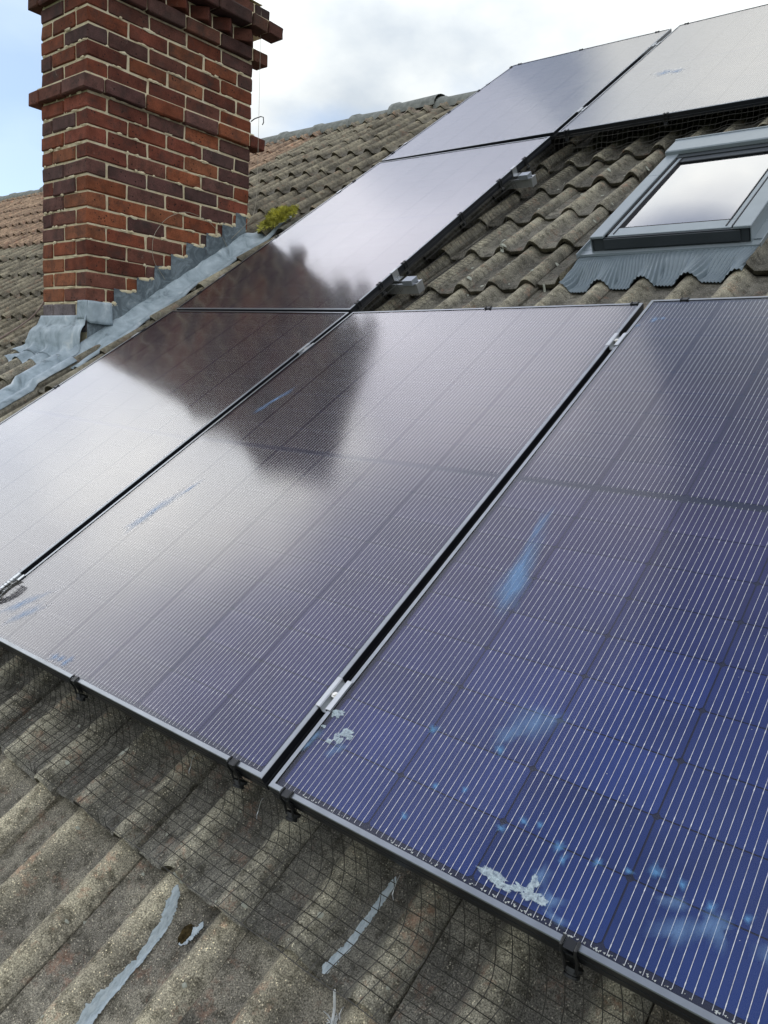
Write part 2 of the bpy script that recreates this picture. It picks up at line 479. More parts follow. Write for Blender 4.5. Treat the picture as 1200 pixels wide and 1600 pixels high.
M_LICH = simple('pale lichen', (.46, .47, .40), .95, 0, .2, .15, 90, .6)
M_RIDGE = simple('weathered ridge tile', (.27, .28, .26), .9, 0, .2, .3, 25, .6)
M_RMORT = simple('ridge mortar', (.30, .25, .20), .95, 0, .1, .45, 40, 1.0)
M_CRUMB = simple('pale grit', (.62, .64, .64), .9, 0, .2, .2, 90)
M_CABLE = simple('pinkish cable', (.30, .22, .19), .5, 0, .4, .1, 20)
M_THIN = simple('pale thin wire', (.42, .38, .30), .5, .2, .5, .2, 20)
M_DARKIN = simple('dark room behind the glass', (.02, .022, .024), .8, 0, .1, .1, 5)
M_RENDER = simple('house wall brickwork', (.25, .12, .08), .9, 0, .1, .2, 4)
M_GRASS = simple('garden ground', (.07, .09, .04), .95, 0, .1, .4, .4)

# ------------------------------------------------------------------ roof surface
def lerp_table(T, x):
    if x <= T[0][0]: return T[0][1]
    for (x0, y0), (x1, y1) in zip(T, T[1:]):
        if x <= x1:
            t = (x - x0) / (x1 - x0); t = t * t * (3 - 2 * t) * .5 + t * .5
            return y0 + (y1 - y0) * t
    return T[-1][1]
WUP = [(-12, -.05), (-4, -.05), (-3.2, -.02), (-2.65, -.055), (-2.29, -.085), (-1.6, -.105), (-1.2, -.12), (-.75, -.10), (.3, -.062), (1.4, -.045)]
WLO = [(-12, -.05), (-4, -.05), (-3.2, -.03), (-2.65, -.05), (-2.29, -.075), (-1.6, -.095), (-1.2, -.10), (2, -.10)]
def WC(u, v):
    """height of the roll crests of the tiles, in roof coordinates"""
    k = smooth01(v / 2.0)
    return lerp_table(WLO, u) * (1 - k) + lerp_table(WUP, u) * k - .035 * smooth01((v - 3.9) / 1.1)
COURSE = [-1.20, -.857, -.515, -.175, .139, .453, .766, 1.08, 1.41, 1.74, 2.07, 2.40, 2.735, 3.07, 3.39, 3.71, 4.03, 4.35, 4.67, 4.98]
ROLL0, RP = -.7435, .15
RH, THK, TILT = .038, .028, .078
RIDGE_V = 5.17
def roll(d):
    """height of the roll profile at distance d from the roll's middle"""
    d = abs(d)
    return 0.0 if d > .041 else RH * (0.5 + 0.5 * math.cos(math.pi * d / .041)) ** .46
def rollh(u):
    d = (u - ROLL0) % RP
    return roll(min(d, RP - d))
def surf_j(u, v, j):
    c = COURSE[j]
    return WC(u, c) - RH - (v - c) * TILT + rollh(u)
def surf(u, v):
    j = 0
    while j + 1 < len(COURSE) and COURSE[j + 1] <= v: j += 1
    return surf_j(u, v, j)

roof_deck_V = []; roof_deck_F = []
us = [-12.5 + i * .25 for i in range(58)]; vs = [-1.3 + j * .25 for j in range(27)]
for v in vs:
    v_ = min(v, RIDGE_V)
    for u in us: roof_deck_V.append((u, v_, WC(u, v_) - .095))
for j in range(len(vs) - 1):
    for i in range(len(us) - 1):
        k = j * len(us) + i
        roof_deck_F.append((k, k + 1, k + 1 + len(us), k + len(us)))
roof = mesh('roof', roof_deck_V, roof_deck_F, M_DECK, None, MR.copy())
tag(roof, 'long slope of old grey concrete double-roll tiles under the panels', 'roof', kind='structure')

def tile_mesh(name, x0=0.0, x1=.2965, L_=.395, nx=34, ny=7, seed=0, chips=True):
    V = []; F = []
    xs = [x0 + (x1 - x0) * i / nx for i in range(nx + 1)]
    ys = [0, .006, .02] + [.02 + (L_ - .02) * (k + 1) / (ny - 2) for k in range(ny - 2)] if ny > 3 else [0, .012, L_]
    def top(x, y):
        d = min(abs(x - .1115), abs(x - .2615), abs(x + .0385))
        h = roll(d) - y * TILT
        h += .0016 * nz(x * 22 + seed * 9, y * 22, seed * 3.1)
        if y < .004: h -= .004
        return h
    def ex(x):      # worn, chipped nose line
        return .004 * nz(x * 30 + seed * 5, seed * 1.7, 2.0) + (.014 * max(0, nz(x * 18 + seed * 11, 3.3, seed) - .20) * 2.5 if chips else 0)
    for j, y in enumerate(ys):
        for x in xs: V.append((x, y + (ex(x) * (1 if y < .01 else .5) if y < .03 else 0), top(x, y)))
    m = nx + 1
    for j in range(len(ys) - 1):
        for i in range(nx): F.append((j * m + i, j * m + i + 1, (j + 1) * m + i + 1, (j + 1) * m + i))
    nt = len(F)
    b = len(V)            # nose face, duplicated verts so its edge stays crisp
    for x in xs: V.append((x, ex(x), top(x, 0)))
    for x in xs:
        d = min(abs(x - .1115), abs(x - .2615), abs(x + .0385))
        V.append((x, ex(x) + .004 + .004 * nz(x * 40, seed, 5), roll(d) * .97 - THK + .008 + .002 * nz(x * 50, seed * 2, 1)))
    for i in range(nx): F.append((b + i, b + m + i, b + m + i + 1, b + i + 1))
    for (i, sgn) in ((0, 1), (nx, -1)):   # side edges
        c0 = len(V)
        for j, y in enumerate(ys):
            V.append(V[j * m + i]); vv = V[j * m + i]
            V.append((vv[0], vv[1], vv[2] - THK))
        for j in range(len(ys) - 1):
            f = (c0 + 2 * j, c0 + 2 * j + 2, c0 + 2 * j + 3, c0 + 2 * j + 1)
            F.append(f if sgn > 0 else tuple(reversed(f)))
    me = bpy.data.meshes.new(name)
    me.from_pydata(V, [], F); me.materials.append(M_TILE)
    me.polygons.foreach_set('use_smooth', [k < nt for k in range(len(F))])
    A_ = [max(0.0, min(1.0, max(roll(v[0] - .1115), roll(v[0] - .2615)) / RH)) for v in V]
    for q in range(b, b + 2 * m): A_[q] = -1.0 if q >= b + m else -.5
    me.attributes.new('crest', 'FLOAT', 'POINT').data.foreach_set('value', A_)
    me.update()
    return (me, V, F), A_
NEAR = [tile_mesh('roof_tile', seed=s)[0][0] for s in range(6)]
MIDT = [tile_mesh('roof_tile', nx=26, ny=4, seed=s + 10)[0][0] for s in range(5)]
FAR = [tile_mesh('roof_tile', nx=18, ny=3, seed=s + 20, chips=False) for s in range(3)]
def tile_matrix(uL, j, jit=1.0):
    """uL = left edge; tile placed on course j"""
    v = COURSE[j]; wl = WC(uL, v); wr = WC(uL + .3, v)
    sl = (wr - wl) / .3
    k = Matrix(((1, 0, 0, 0), (0, 1, 0, 0), (sl, 0, 1, 0), (0, 0, 0, 1)))   # hug the sagging roof
    rz = rnd.gauss(0, .006) * jit
    return Matrix.Translation((uL + rnd.gauss(0, .0015) * jit, v + rnd.gauss(0, .007) * jit, wl - RH + rnd.gauss(0, .0022) * jit)) @ k @ Matrix.Rotation(rz, 4, 'Z') @ Matrix.Rotation(rnd.gauss(0, .006) * jit, 4, 'Y')
def tcol(u, v):
    r = rnd.uniform(.74, 1.24)
    if u < -4.4 and v > 2.9 + (-u - 4.4) * 0 + .1 * math.sin(u * 3):      # redder old tiles high up on the left
        return (1.75 * r, 1.30 * r, 1.08 * r)
    if u < -3.35 - (v - 3) * .12: return (1.25 * r, 1.20 * r, 1.12 * r)   # pale old tiles
    if u < -2.3 and v > 2.6: return (.80 * r, .82 * r, .84 * r)           # darker newer ones beside the panels
    if u < -2.3: return (1.2 * r, 1.15 * r, 1.05 * r)
    if v > 1.6: return (1.18 * r, 1.14 * r, 1.05 * r)
    r = rnd.uniform(.86, 1.14)
    if v < -.3: return (1.72 * r, 1.64 * r, 1.48 * r)
    return (1.34 * r, 1.32 * r, 1.26 * r)
camR = MR.inverted() @ camo.matrix_world.translation
CH_U0, CH_U1, CH_V0, CH_V1 = -3.20, -2.70, 1.42, 2.74
cands = []
TE = ROLL0 - .1115          # left edge phase of a tile
for j in range(len(COURSE)):
    for n in range(-39, 8):
        uL = TE + .3 * n; v = COURSE[j]; uc = uL + .15; vc = v + .16
        x0, x1, L_ = 0.0, .2965, .395
        if j == len(COURSE) - 1: L_ = .20
        if uL < CH_U1 - .02 and uL + .3 > CH_U0 and v < CH_V1 - .02 and v + .3 > CH_V0:       # chimney foot
            if uL > CH_U0 - .25 and uL + .29 < CH_U1 + .08: continue
            if uL < CH_U0: x1 = max(.05, CH_U0 - uL)
        if j in (10, 11, 12) or (j == 13):                                                   # skylight
            if uL + .3 > -.455 and uL < .18:
                if j == 13:
                    continue
                if uL + .3 > -.455 and uL < -.455: x1 = -.462 - uL
                elif uL < .175 and uL + .3 > .175: x0 = .178 - uL
                else: continue
                if j == 10 and uL + x1 > -.45 and x0 == 0: x1 = -.455 - uL
        if x1 - x0 < .03: continue
        covered = False
        inset = .12
        for (a0, a1, b0, b1) in ((-2.29, 1.17, 0, 1.72), (-2.29, -1.15, 1.72, 5.25), (-1.2, 1.5, 3.48, 5.25)):
            if uL > a0 + .10 and uL + .3 < a1 - .02 and v > b0 + .0 and v + .33 < b1 - .02: covered = True
        if uL > -1.15 and uL < 1.2 and v + .33 < 1.9 and v > .0: covered = True
        if covered: cls = 9
        else:
            p = Vector((uc, vc, -.1)); d = (p - camR).length
            pc = camo.matrix_world.inverted() @ (MR @ p)
            vis = pc.z < -.1 and abs(pc.x / -pc.z) < .62 and abs(pc.y / -pc.z) < .78
            cosi = abs((camR - p).normalized().z)
            cls = d / math.sqrt(cosi + .08) if vis else 50
        cands.append((cls, j, uL, x0, x1, L_))
cands.sort()
stuffV, stuffF, stuffA = {'g': [], 'r': []}, {'g': [], 'r': []}, {'g': [], 'r': []}
tcount = 0
for cls, j, uL, x0, x1, L_ in cands:
    cut = x0 > 0 or x1 < .29 or L_ < .39
    if cls >= 50 and (COURSE[j] < -1.3): continue
    if tcount < 296 and cls < 9:
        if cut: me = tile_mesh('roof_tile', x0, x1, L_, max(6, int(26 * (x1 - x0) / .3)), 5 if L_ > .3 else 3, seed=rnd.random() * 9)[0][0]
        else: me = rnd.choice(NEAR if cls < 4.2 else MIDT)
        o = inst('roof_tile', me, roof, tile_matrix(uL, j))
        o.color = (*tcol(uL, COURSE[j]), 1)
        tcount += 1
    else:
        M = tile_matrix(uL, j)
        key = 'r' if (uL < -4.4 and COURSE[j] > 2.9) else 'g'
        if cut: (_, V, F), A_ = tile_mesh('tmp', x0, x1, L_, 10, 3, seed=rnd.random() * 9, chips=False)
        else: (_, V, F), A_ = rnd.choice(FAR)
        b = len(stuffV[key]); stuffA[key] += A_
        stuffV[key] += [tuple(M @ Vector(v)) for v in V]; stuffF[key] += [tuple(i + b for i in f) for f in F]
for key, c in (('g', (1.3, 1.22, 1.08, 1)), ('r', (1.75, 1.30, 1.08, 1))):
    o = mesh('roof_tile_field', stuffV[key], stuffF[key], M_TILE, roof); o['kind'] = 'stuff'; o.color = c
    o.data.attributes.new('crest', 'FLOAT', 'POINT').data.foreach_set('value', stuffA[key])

# ridge: half-round capping tiles bedded in mortar
RC = Vector((0, RIDGE_V, 0))
def ridge_w(u): return WC(u, 5.0) - .035
for k in range(32):
    u0 = -12.3 + .445 * k
    if u0 > 1.3: break
    V = []; F = []; n = 10; wv = ridge_w(u0 + .2) + rnd.gauss(0, .004)
    Rr = .125
    for (x, r) in ((0, Rr + .010), (.05, Rr + .012), (.06, Rr), (.43, Rr - .004), (.46, Rr - .006)):
        for i in range(n + 1):
            an = math.radians(-8 + 196 * i / n)
            V.append((x, math.cos(an) * r * 1.02, math.sin(an) * r * .78 + (.002 * nz(x * 9 + k, i))))
    for s in range(4):
        for i in range(n): F.append((s * 11 + i, s * 11 + i + 1, (s + 1) * 11 + i + 1, (s + 1) * 11 + i))
    F.append(tuple(range(n, -1, -1)))
    o = mesh('ridge_tile', V, F, M_RIDGE, roof, Matrix.Translation((u0, RIDGE_V, wv - .055)) @ Matrix.Rotation(-PITCH, 4, 'X') @ Matrix.Rotation(rnd.gauss(0, .01), 4, 'Y') @ Matrix.Rotation(rnd.gauss(0, .012), 4, 'Z'), True)
mV = []; mF = []
nn = 560
for i in range(nn + 1):
    u = -12.4 + i * .025
    r_ = nz(u * 9, 1.3) * .022 + nz(u * 31, 4.4) * .012
    vv = RIDGE_V - .145 + r_
    pts = [(vv - .03, surf(u, vv - .03) - .012), (vv - .01, surf(u, vv - .01) + .010 + .006 * nz(u * 40, 2)), (vv + .02, ridge_w(u) - .045 + .008 * nz(u * 28, 7)), (vv + .05, ridge_w(u) - .02), (vv + .14, ridge_w(u) - .03)]
    mV += [(u, a_, b_) for a_, b_ in pts]
for i in range(nn):
    for k in range(4): mF.append((i * 5 + k, (i + 1) * 5 + k, (i + 1) * 5 + k + 1, i * 5 + k + 1))
mesh('ridge_mortar', mV, [tuple(reversed(f)) for f in mF], M_RMORT, roof, None, True)['label'] = 'crumbling pinkish mortar bed under the ridge tiles'

# house body, far slope and the ground below
yr, zr = RIDGE_V * math.cos(PITCH) , RIDGE_V * math.sin(PITCH) - .15
ye, ze = -1.3 * math.cos(PITCH) + .1, -1.3 * math.sin(PITCH) - .2
back = mesh('back_roof', [(-12.5, yr + .1, zr - .03), (1.75, yr + .1, zr - .03), (1.75, 2 * yr - ye, ze), (-12.5, 2 * yr - ye, ze)], [(0, 1, 2, 3)], M_DECK, None)
tag(back, 'far slope of the same roof falling away behind the ridge', 'roof', kind='structure')
mbw = MB()
x0, x1, y0, y1 = -12.3, 1.6, ye + .3, 2 * yr - ye - .3
mbw.add([(x0, y0, -6), (x1, y0, -6), (x1, y1, -6), (x0, y1, -6), (x0, y0, ze), (x1, y0, ze), (x1, y1, ze), (x0, y1, ze), (x0, yr, zr - .25), (x1, yr, zr - .25)],
        [(0, 1, 5, 4), (1, 2, 6, 9, 5), (2, 3, 7, 6), (3, 0, 4, 8, 7)])
o = mesh('house_wall', mbw.V, mbw.F, M_RENDER); tag(o, 'brick walls of the house carrying the tiled roof', 'wall', kind='structure')
o = mesh('ground', [(-900, -900, -6), (900, -900, -6), (900, 900, -6), (-900, 900, -6)], [(0, 1, 2, 3)], M_GRASS)
tag(o, 'gardens far below the house', 'ground', kind='structure')

# ------------------------------------------------------------------ chimney
CX, CY, CZ = -2.737272, 1.227224, 0.990943
chim = empty('chimney', Matrix.Translation((CX - .22, CY + .5, CZ - .3)))
tag(chim, 'weathered red brick chimney stack with projecting bands and corbelled top', 'chimney')
CI = chim.matrix_world.inverted()
def brick_mesh(l, wd, h, seed):
    r = random.Random(seed); V, F = bevbox((0, 0, 0), (l, wd, h), .005)
    # subdivide the long faces by a middle ring of jitter: only move the corners a little
    V = [(x + r.uniform(-.0032, .0032), y + r.uniform(-.0018, .0018), z + r.uniform(-.003, .003)) for x, y, z in V]
    me = bpy.data.meshes.new('brick'); me.from_pydata([tuple(v) for v in V], [], F); me.materials.append(M_BRICK); me.update()
    return me
BL, BW, BH = .215, .1025, .065
BM = [brick_mesh(BL, BW, BH, s) for s in range(8)]
HM = [brick_mesh(BW, BW, BH, s + 50) for s in range(4)]
RED = [(.29, .085, .042), (.33, .105, .050), (.25, .072, .040), (.36, .130, .065), (.19, .060, .040), (.27, .080, .050), (.22, .085, .060)]
PUR = [(.150, .070, .062), (.170, .080, .066), (.125, .068, .062)]
hidV = []; hidF = []
def put_brick(x, y, k, along, proj=0., ln=BL, vis=True, col=None, lift=0.0):
    """x, y from the near front corner going left (-X) and back (+Y); along = 'x' or 'y'"""
    z = CZ + .075 * k + lift
    r = rnd.random()
    pr = .34 if 4 <= k <= 12 else .15
    if k == 13: pr = .3
    c = col or rnd.choice(PUR if r < pr else RED)
    f = rnd.uniform(.74, 1.05)
    if k >= 14: f *= .82 - .025 * (k - 14); 
    if k >= 19: c = tuple(.55 * a_ + .45 * .07 for a_ in c)
    if k <= -1: c = (.26, .22, .23)
    j = lambda s_: rnd.gauss(0, s_)
    if along == 'x':
        M = Matrix.Translation((CX - x + j(.001), CY + y + j(.0012), z + j(.0012))) @ Matrix.Rotation(math.pi + j(.004), 4, 'Z') @ Matrix.Translation((0, -BW, 0))
    else:
        M = Matrix.Translation((CX - x + j(.0012), CY + y + j(.001), z + j(.0012))) @ Matrix.Rotation(math.pi / 2 + j(.004), 4, 'Z')
    me = rnd.choice(BM if ln > .2 else HM)
    if not vis:
        b = len(hidV); hidV.extend([tuple(CI @ M @ v.co) for v in me.vertices]); hidF.extend([tuple(i + b for i in p_.vertices) for p_ in me.polygons]); return
    o = inst('brick', me, chim, CI @ M)
    o.color = (*[v * f for v in c], 1)
WX, WY = .44, 1.0025
def course(k, p=0.0):
    """p = projection of the course; stretcher bond, corners lapping on alternate courses"""
    if p > 0:
        # projecting band: bricks shifted out, with short closers
        x = -p
        while x < WX + p - .03:
            ln = BL if WX + p - x > .2 else BW
            put_brick(x, -p, k, 'x', ln=ln); x += ln + .01
        y = -p + BW + .01
        while y < WY + p - .03:
            ln = BL if WY + p - y > .2 else BW
            put_brick(-p, y, k, 'y', ln=ln)
            put_brick(WX + p - BW, y, k, 'y', ln=ln, vis=False); y += ln + .01
        return
    if k % 2 == 0:
        put_brick(0, 0, k, 'x'); put_brick(.225, 0, k, 'x')
        for i in range(4):
            put_brick(0, .1125 + .225 * i, k, 'y'); put_brick(WX - BW, .1125 + .225 * i, k, 'y', vis=False)
        put_brick(.1125, WY - BW, k, 'x', vis=False)
    else:
        put_brick(.1125, 0, k, 'x')
        for i in range(4):
            put_brick(0, .225 * i, k, 'y'); put_brick(WX - BW, .225 * i, k, 'y', vis=(i == 0))
        put_brick(0, WY - BW, k, 'x'); put_brick(.225, WY - BW, k, 'x', vis=False)
put = 0
for k in range(-2, 23):
    if k == 13: course(k, .026)
    elif k == 19: course(k, .028)
    elif k == 20:       # dog-tooth course: bricks turned through 45 degrees
        def tooth(px, py, rot, vis=True):
            me = rnd.choice(HM); M = Matrix.Translation((px, py, CZ + .075 * 20)) @ Matrix.Rotation(rot, 4, 'Z')
            M = M @ Matrix.Translation((-BW / 2, -BW / 2, 0))
            o = inst('brick', me, chim, CI @ M); c = rnd.choice(RED); o.color = (*[.55 * v for v in c], 1)
        n = 7
        for i in range(n): tooth(CX - .010, CY + .07 + i * (WY - .14) / (n - 1), math.pi / 4)
        for i in range(3): tooth(CX - .07 - i * (WX - .14) / 2, CY + .010, math.pi / 4)
    elif k == 21: course(k, .088)
    elif k >= 22: course(k + 1 - 1, .03)
    else: course(k)
mbk = MB()
mbk.box((CX - WX + .006, CY + .006, CZ - .9), (CX - .006, CY + WY - .006, CZ + 22 * .075), CI)
mbk.box((CX - WX - .014, CY - .014, CZ + 13 * .075 + .006), (CX + .014, CY + WY + .014, CZ + 14 * .075 - .002), CI)
mbk.box((CX - WX - .016, CY - .016, CZ + 19 * .075 + .006), (CX + .016, CY + WY + .016, CZ + 20 * .075 - .006), CI)
mbk.box((CX - WX - .070, CY - .070, CZ + 21 * .075 + .006), (CX + .070, CY + WY + .070, CZ + 22 * .075 - .004), CI)
mbk.box((CX - WX - .022, CY - .022, CZ + 22 * .075 - .006), (CX + .022, CY + WY + .022, CZ + 22.9 * .075), CI)
mesh('mortar', mbk.V, mbk.F, M_MORTAR, chim)
mbc = MB(); b = (CZ + 22.9 * .075)
mbc.add([CI @ Vector(v) for v in [(CX - WX - .03, CY - .03, b + .01), (CX + .03, CY - .03, b + .01), (CX + .03, CY + WY + .03, b + .01), (CX - WX - .03, CY + WY + .03, b + .01),
         (CX - WX + .1, CY + .1, b + .06), (CX - .1, CY + .1, b + .06), (CX - .1, CY + WY - .1, b + .06), (CX - WX + .1, CY + WY - .1, b + .06)]],
        [(0, 1, 5, 4), (1, 2, 6, 5), (2, 3, 7, 6), (3, 0, 4, 7), (4, 5, 6, 7)])
mesh('flaunching', mbc.V, mbc.F, M_MORTAR, chim)
o = mesh('brick_backing', hidV, hidF, M_BRICK, chim); o['kind'] = 'stuff'; o.color = (.22, .075, .05, 1)
# raised smears of pale pointing left over the joints
sm = MB()
def smear(px, py, pz, lx, lz, face):
    n = 9; V = []; F = []
    for k in range(n):
        an = 2 * math.pi * k / n; r = rnd.uniform(.6, 1.2)
        a_, c_ = math.cos(an) * lx * r, math.sin(an) * lz * r
        V.append((px, py + a_, pz + c_) if face == 'y' else (px - a_, py, pz + c_))
    V.append((px + (.004 if face == 'y' else 0), py - (.004 if face == 'x' else 0), pz))
    sm.add([CI @ Vector(v) for v in V], [(k, (k + 1) % n, n) for k in range(n)])
for i in range(150):
    k = rnd.randint(0, 20); yy = rnd.uniform(.02, .98)
    smear(CX + .0022, CY + yy, CZ + .075 * k - .005 + rnd.uniform(-.002, .002), rnd.uniform(.008, .035), rnd.uniform(.004, .0085), 'y')
for i in range(60):
    k = rnd.randint(0, 18); smear(CX - rnd.uniform(.02, .42), CY - .0022, CZ + .075 * k - .005, rnd.uniform(.008, .03), rnd.uniform(.004, .008), 'x')
for i in range(9):      # pointing packed above the stepped flashing
    yy = .16 + .107 * i
    smear(CX + .004, CY + yy - .05, CZ + .075 * i - .002, .05, .012, 'y'); smear(CX + .004, CY + yy - .01, CZ + .075 * i + .006, .018, .014, 'y')
o = mesh('pointing', sm.V, [tuple(reversed(f)) for f in sm.F] , M_MORTAR, chim); o['kind'] = 'stuff'

# ------------------------------------------------------------------ lead flashings
def roof2world(p): return MR @ Vector(p)
def world2roof(p): return MR.inverted() @ Vector(p)
# stepped side flashing
mb = MB()
rs_ = random.Random(21); cuts = [.0] + [.16 + .107 * i + rs_.uniform(-.022, .022) for i in range(8)] + [.985]
steps = [(cuts[i], cuts[i + 1], i) for i in range(9)]
for y0_, y1_, k in steps:
    n = 5; rw_ = []
    for i in range(n + 1):
        yy = y0_ + (y1_ - y0_) * i / n
        ztop = CZ + .075 * k + .003 + .005 * nz(yy * 30, 2.2)
        zr_ = (CY + yy) * math.tan(PITCH) - .095 / math.cos(PITCH)
        zb_ = CZ + .075 * k - .045
        rw_.append([(CX + .005 + .005 * (1 - abs(2 * i / n - 1)) * t + .003 * nz(yy * 9, t * 3, 3), CY + yy, ztop + (min(zb_, zr_ + .06) - ztop) * t) for t in (0, .3, .65, 1)] + [(CX + .013, CY + yy, zr_ + .03), (CX + .03, CY + yy, zr_)])
    m_ = 6
    mb.add([p_ for r_ in rw_ for p_ in r_], [(a_ * m_ + q, a_ * m_ + q + 1, (a_ + 1) * m_ + q + 1, (a_ + 1) * m_ + q) for a_ in range(n) for q in range(m_ - 1)])
base = Vector((CX, CY, CZ - .1))
side = mesh('step_flashing', [tuple(Vector(v) - base) for v in mb.V], [tuple(reversed(f)) for f in mb.F], M_LEADD, None, Matrix.Translation(base), True)
tag(side, 'dark grey lead flashing cut in steps up the chimney side', 'flashing')
# gutter flange along the chimney side, dressed over the tiles
def grid(rows, smooth=True):
    V = [p for r in rows for p in r]; m = len(rows[0]); F = []
    for j in range(len(rows) - 1):
        for i in range(m - 1): F.append((j * m + i, j * m + i + 1, (j + 1) * m + i + 1, (j + 1) * m + i))
    return V, F
def thick(o, t=.002):
    s_ = o.modifiers.new('thickness', 'SOLIDIFY'); s_.thickness = t; s_.offset = 0
rows = []
nv = 110
for j in range(nv + 1):
    v = 1.28 + (3.02 - 1.28) * j / nv
    behind = smooth01((v - 2.66) / .08)
    ui = CX + .006 + (-.0 if v > 1.44 else -.0)
    lap = (v - 1.28) % .33                     # lead comes in overlapping lengths
    uo = -2.600 + .016 * math.sin(v * 17) + .022 * nz(v * 5, 3.1) - .035 * smooth01((v - 2.6) / .4) + .012 * (lap < .05)
    if v > 2.85: uo -= (v - 2.85) * .25
    r_ = []
    for i in range(15):
        t = i / 14; u = ui + (uo - ui) * t
        s_ = surf(uo if u > uo - .02 else -2.61, v) if False else surf(-2.61, v)
        base_w = WC(u, v) - RH - .004 - .33 * TILT * .5
        up = .060 * (1 - t) ** 3.2 * (1 - behind * .5)
        ride = .020 * smooth01((t - .62) / .2) - .010 * smooth01((t - .9) / .1)
        w_ = base_w + up + ride + .008 + .0014 * nz(u * 12, v * 7, 8) + .003 * (lap < .05)
        r_.append((u, v, w_))
    rows.append(r_)
V, F = grid(rows)
fl = roofmesh('gutter_flashing', V, F, M_LEAD, True); thick(fl)
tag(fl, 'pale blue-grey lead gutter strip dressed along the foot of the chimney side', 'flashing')
# front apron
def apron(name, label, v_top, v_bot, uL0, uL1, uR0, uR1, lift, wall):
    rows = []; n = 30; m = 52
    for j in range(n + 1):
        t = j / n; r_ = []
        for i in range(m + 1):
            s_ = i / m
            ul = uL0 + (uL1 - uL0) * t; ur = uR0 + (uR1 - uR0) * t
            u = ul + (ur - ul) * s_
            if wall:
                # starts on the brick face, rolls out on to the tiles
                if t < .18:
                    tt = t / .18
                    P = world2roof((u, CY - .006 - .012 * tt, .922 - .05 * tt)); r_.append((u, P.y, P.z)); continue
                tt = (t - .18) / .82
                P0 = world2roof((u, CY - .018, .872))
                vb = v_bot + .012 * math.sin(u * 42) + .010 * nz(u * 11, 1)
                v = P0.y + (vb - P0.y) * tt
                g = surf(u, v) + lift
                soft = WC(u, v) - .012
                drape = smooth01((tt - .25) / .6)
                w_ = max(P0.z + (WC(u, v) + .004 - P0.z) * smooth01(tt * 1.25), g * 1.0) * (1 - drape) + (g * .72 + (WC(u, v) + lift) * .28) * drape
                r_.append((u, v, w_ + .0006 * nz(u * 20, v * 20, 4)))
            else:
                vb = v_bot + .010 * math.sin(u * 42 + 1) + .010 * nz(u * 9, 6)
                v = v_top + (vb - v_top) * t
                g = surf(u, v) + lift
                r_.append((u, v, g * .8 + (WC(u, v) + lift) * .2 + .002 * nz(u * 20, v * 20, 4)))
        rows.append(r_)
    V, F = grid(rows); F = [tuple(reversed(f)) for f in F]
    o = roofmesh(name, V, F, M_LEAD, True); thick(o); tag(o, label, 'flashing'); return o
apron('apron_flashing', 'wide pale lead apron flaring from the chimney front over the tiles', 1.45, 1.335, -3.185, -3.30, -2.73, -2.70, .006, True)
apron('apron_flashing', 'lower wavy lead piece peeping out beneath the chimney apron', 1.40, 1.262, -3.24, -3.28, -2.76, -2.90, .004, False)
apron('apron_flashing', 'bright narrow lead gutter running down between tile rolls below the chimney', 1.33, .20, -2.86, -2.90, -2.66, -2.665, .010, False)
# upstand wrap at the front corner of the stack
rows = []
for j in range(9):
    t = j / 8; r_ = []
    for i in range(11):
        s_ = (i / 10 - .35) * .2
        z = CZ + .004 - .09 * t + .003 * nz(s_ * 40, 2)
        if s_ < 0: P = (CX + s_, CY - .008 - .006 * t, z)
        else: P = (CX + .012 + .01 * t, CY + s_, z - .02 * t)
        r_.append(P)
    rows.append(r_)
V, F = grid(rows); base = Vector((CX, CY, .9))
o = mesh('corner_flashing', [tuple(Vector(v) - base) for v in V], [tuple(reversed(f)) for f in F], M_LEAD, None, Matrix.Translation(base), True); thick(o)
tag(o, 'mottled lead piece wrapped round the lower front corner of the chimney', 'flashing')

# ------------------------------------------------------------------ solar panels
PW, PH = 1.134, 1.722
g = .02
A0 = -PW - g - PW; B0 = -PW; C0 = g
v2 = PH + g; v4 = v2 + PH + g
Q = {'A': (A0 + PW / 2, PH / 2, [-0.00936, -0.01362, -0.00583, -0.00893, -0.01428, -0.02286]),
     'B': (B0 + PW / 2, PH / 2, [0.00552, -0.0076, 0.01321, -0.00634, 0.00935, -0.02984]),
     'C': (C0 + PW / 2, PH / 2, [0.0093, 0.0006, 0.00962, 0.01202, 0.01365, -0.02407]),
     'D': (A0 + PW / 2, v2 + PH / 2, [-0.00717, -0.00589, -0.01423, -0.01762, -0.00862, 0.01853]),
     'E': (A0 + PW / 2, v4 + PH / 2, [-0.01135, 0.02085, 0.00662, 0.00898, -0.006, 0.01335]),
     'F': (B0 + PW / 2, v4 + PH / 2, [0.01307, 0.00566, -0.00616, 0.01189, 0.00163, 0.01884]),
     'G': (C0 + PW / 2 + .012, v4 + PH / 2, [0.015, 0.00, -0.010, 0.0125, 0.00163, 0.01884])}
LAB = {'A': 'solar panel nearest the chimney foot, leftmost of the lower row',
       'B': 'middle solar panel of the lower row holding the dark chimney reflection tip',
       'C': 'large blue solar panel at the lower right, spotted with bird droppings',
       'D': 'solar panel beside the bare tiles, left of the skylight',
       'E': 'upper left solar panel reflecting blue sky, its corner cutting across the ridge',
       'F': 'upper solar panel above the skylight, right of the long dark gap',
       'G': 'solar panel at the far upper right past the skylight'}
def panel_matrix(k):
    cu, cv, (du, dv_, ro, h, tu, tv) = Q[k]
    X = Vector((1, ro, tu)).normalized(); Z = Vector((-tu, -tv, 1)).normalized(); Y = Z.cross(X)
    M = Matrix.Identity(4)
    for i, c in enumerate((X, Y, Z)):
        for r_ in range(3): M[r_][i] = c[r_]
    M.translation = (cu + du, cv + dv_, h)
    return MR @ M
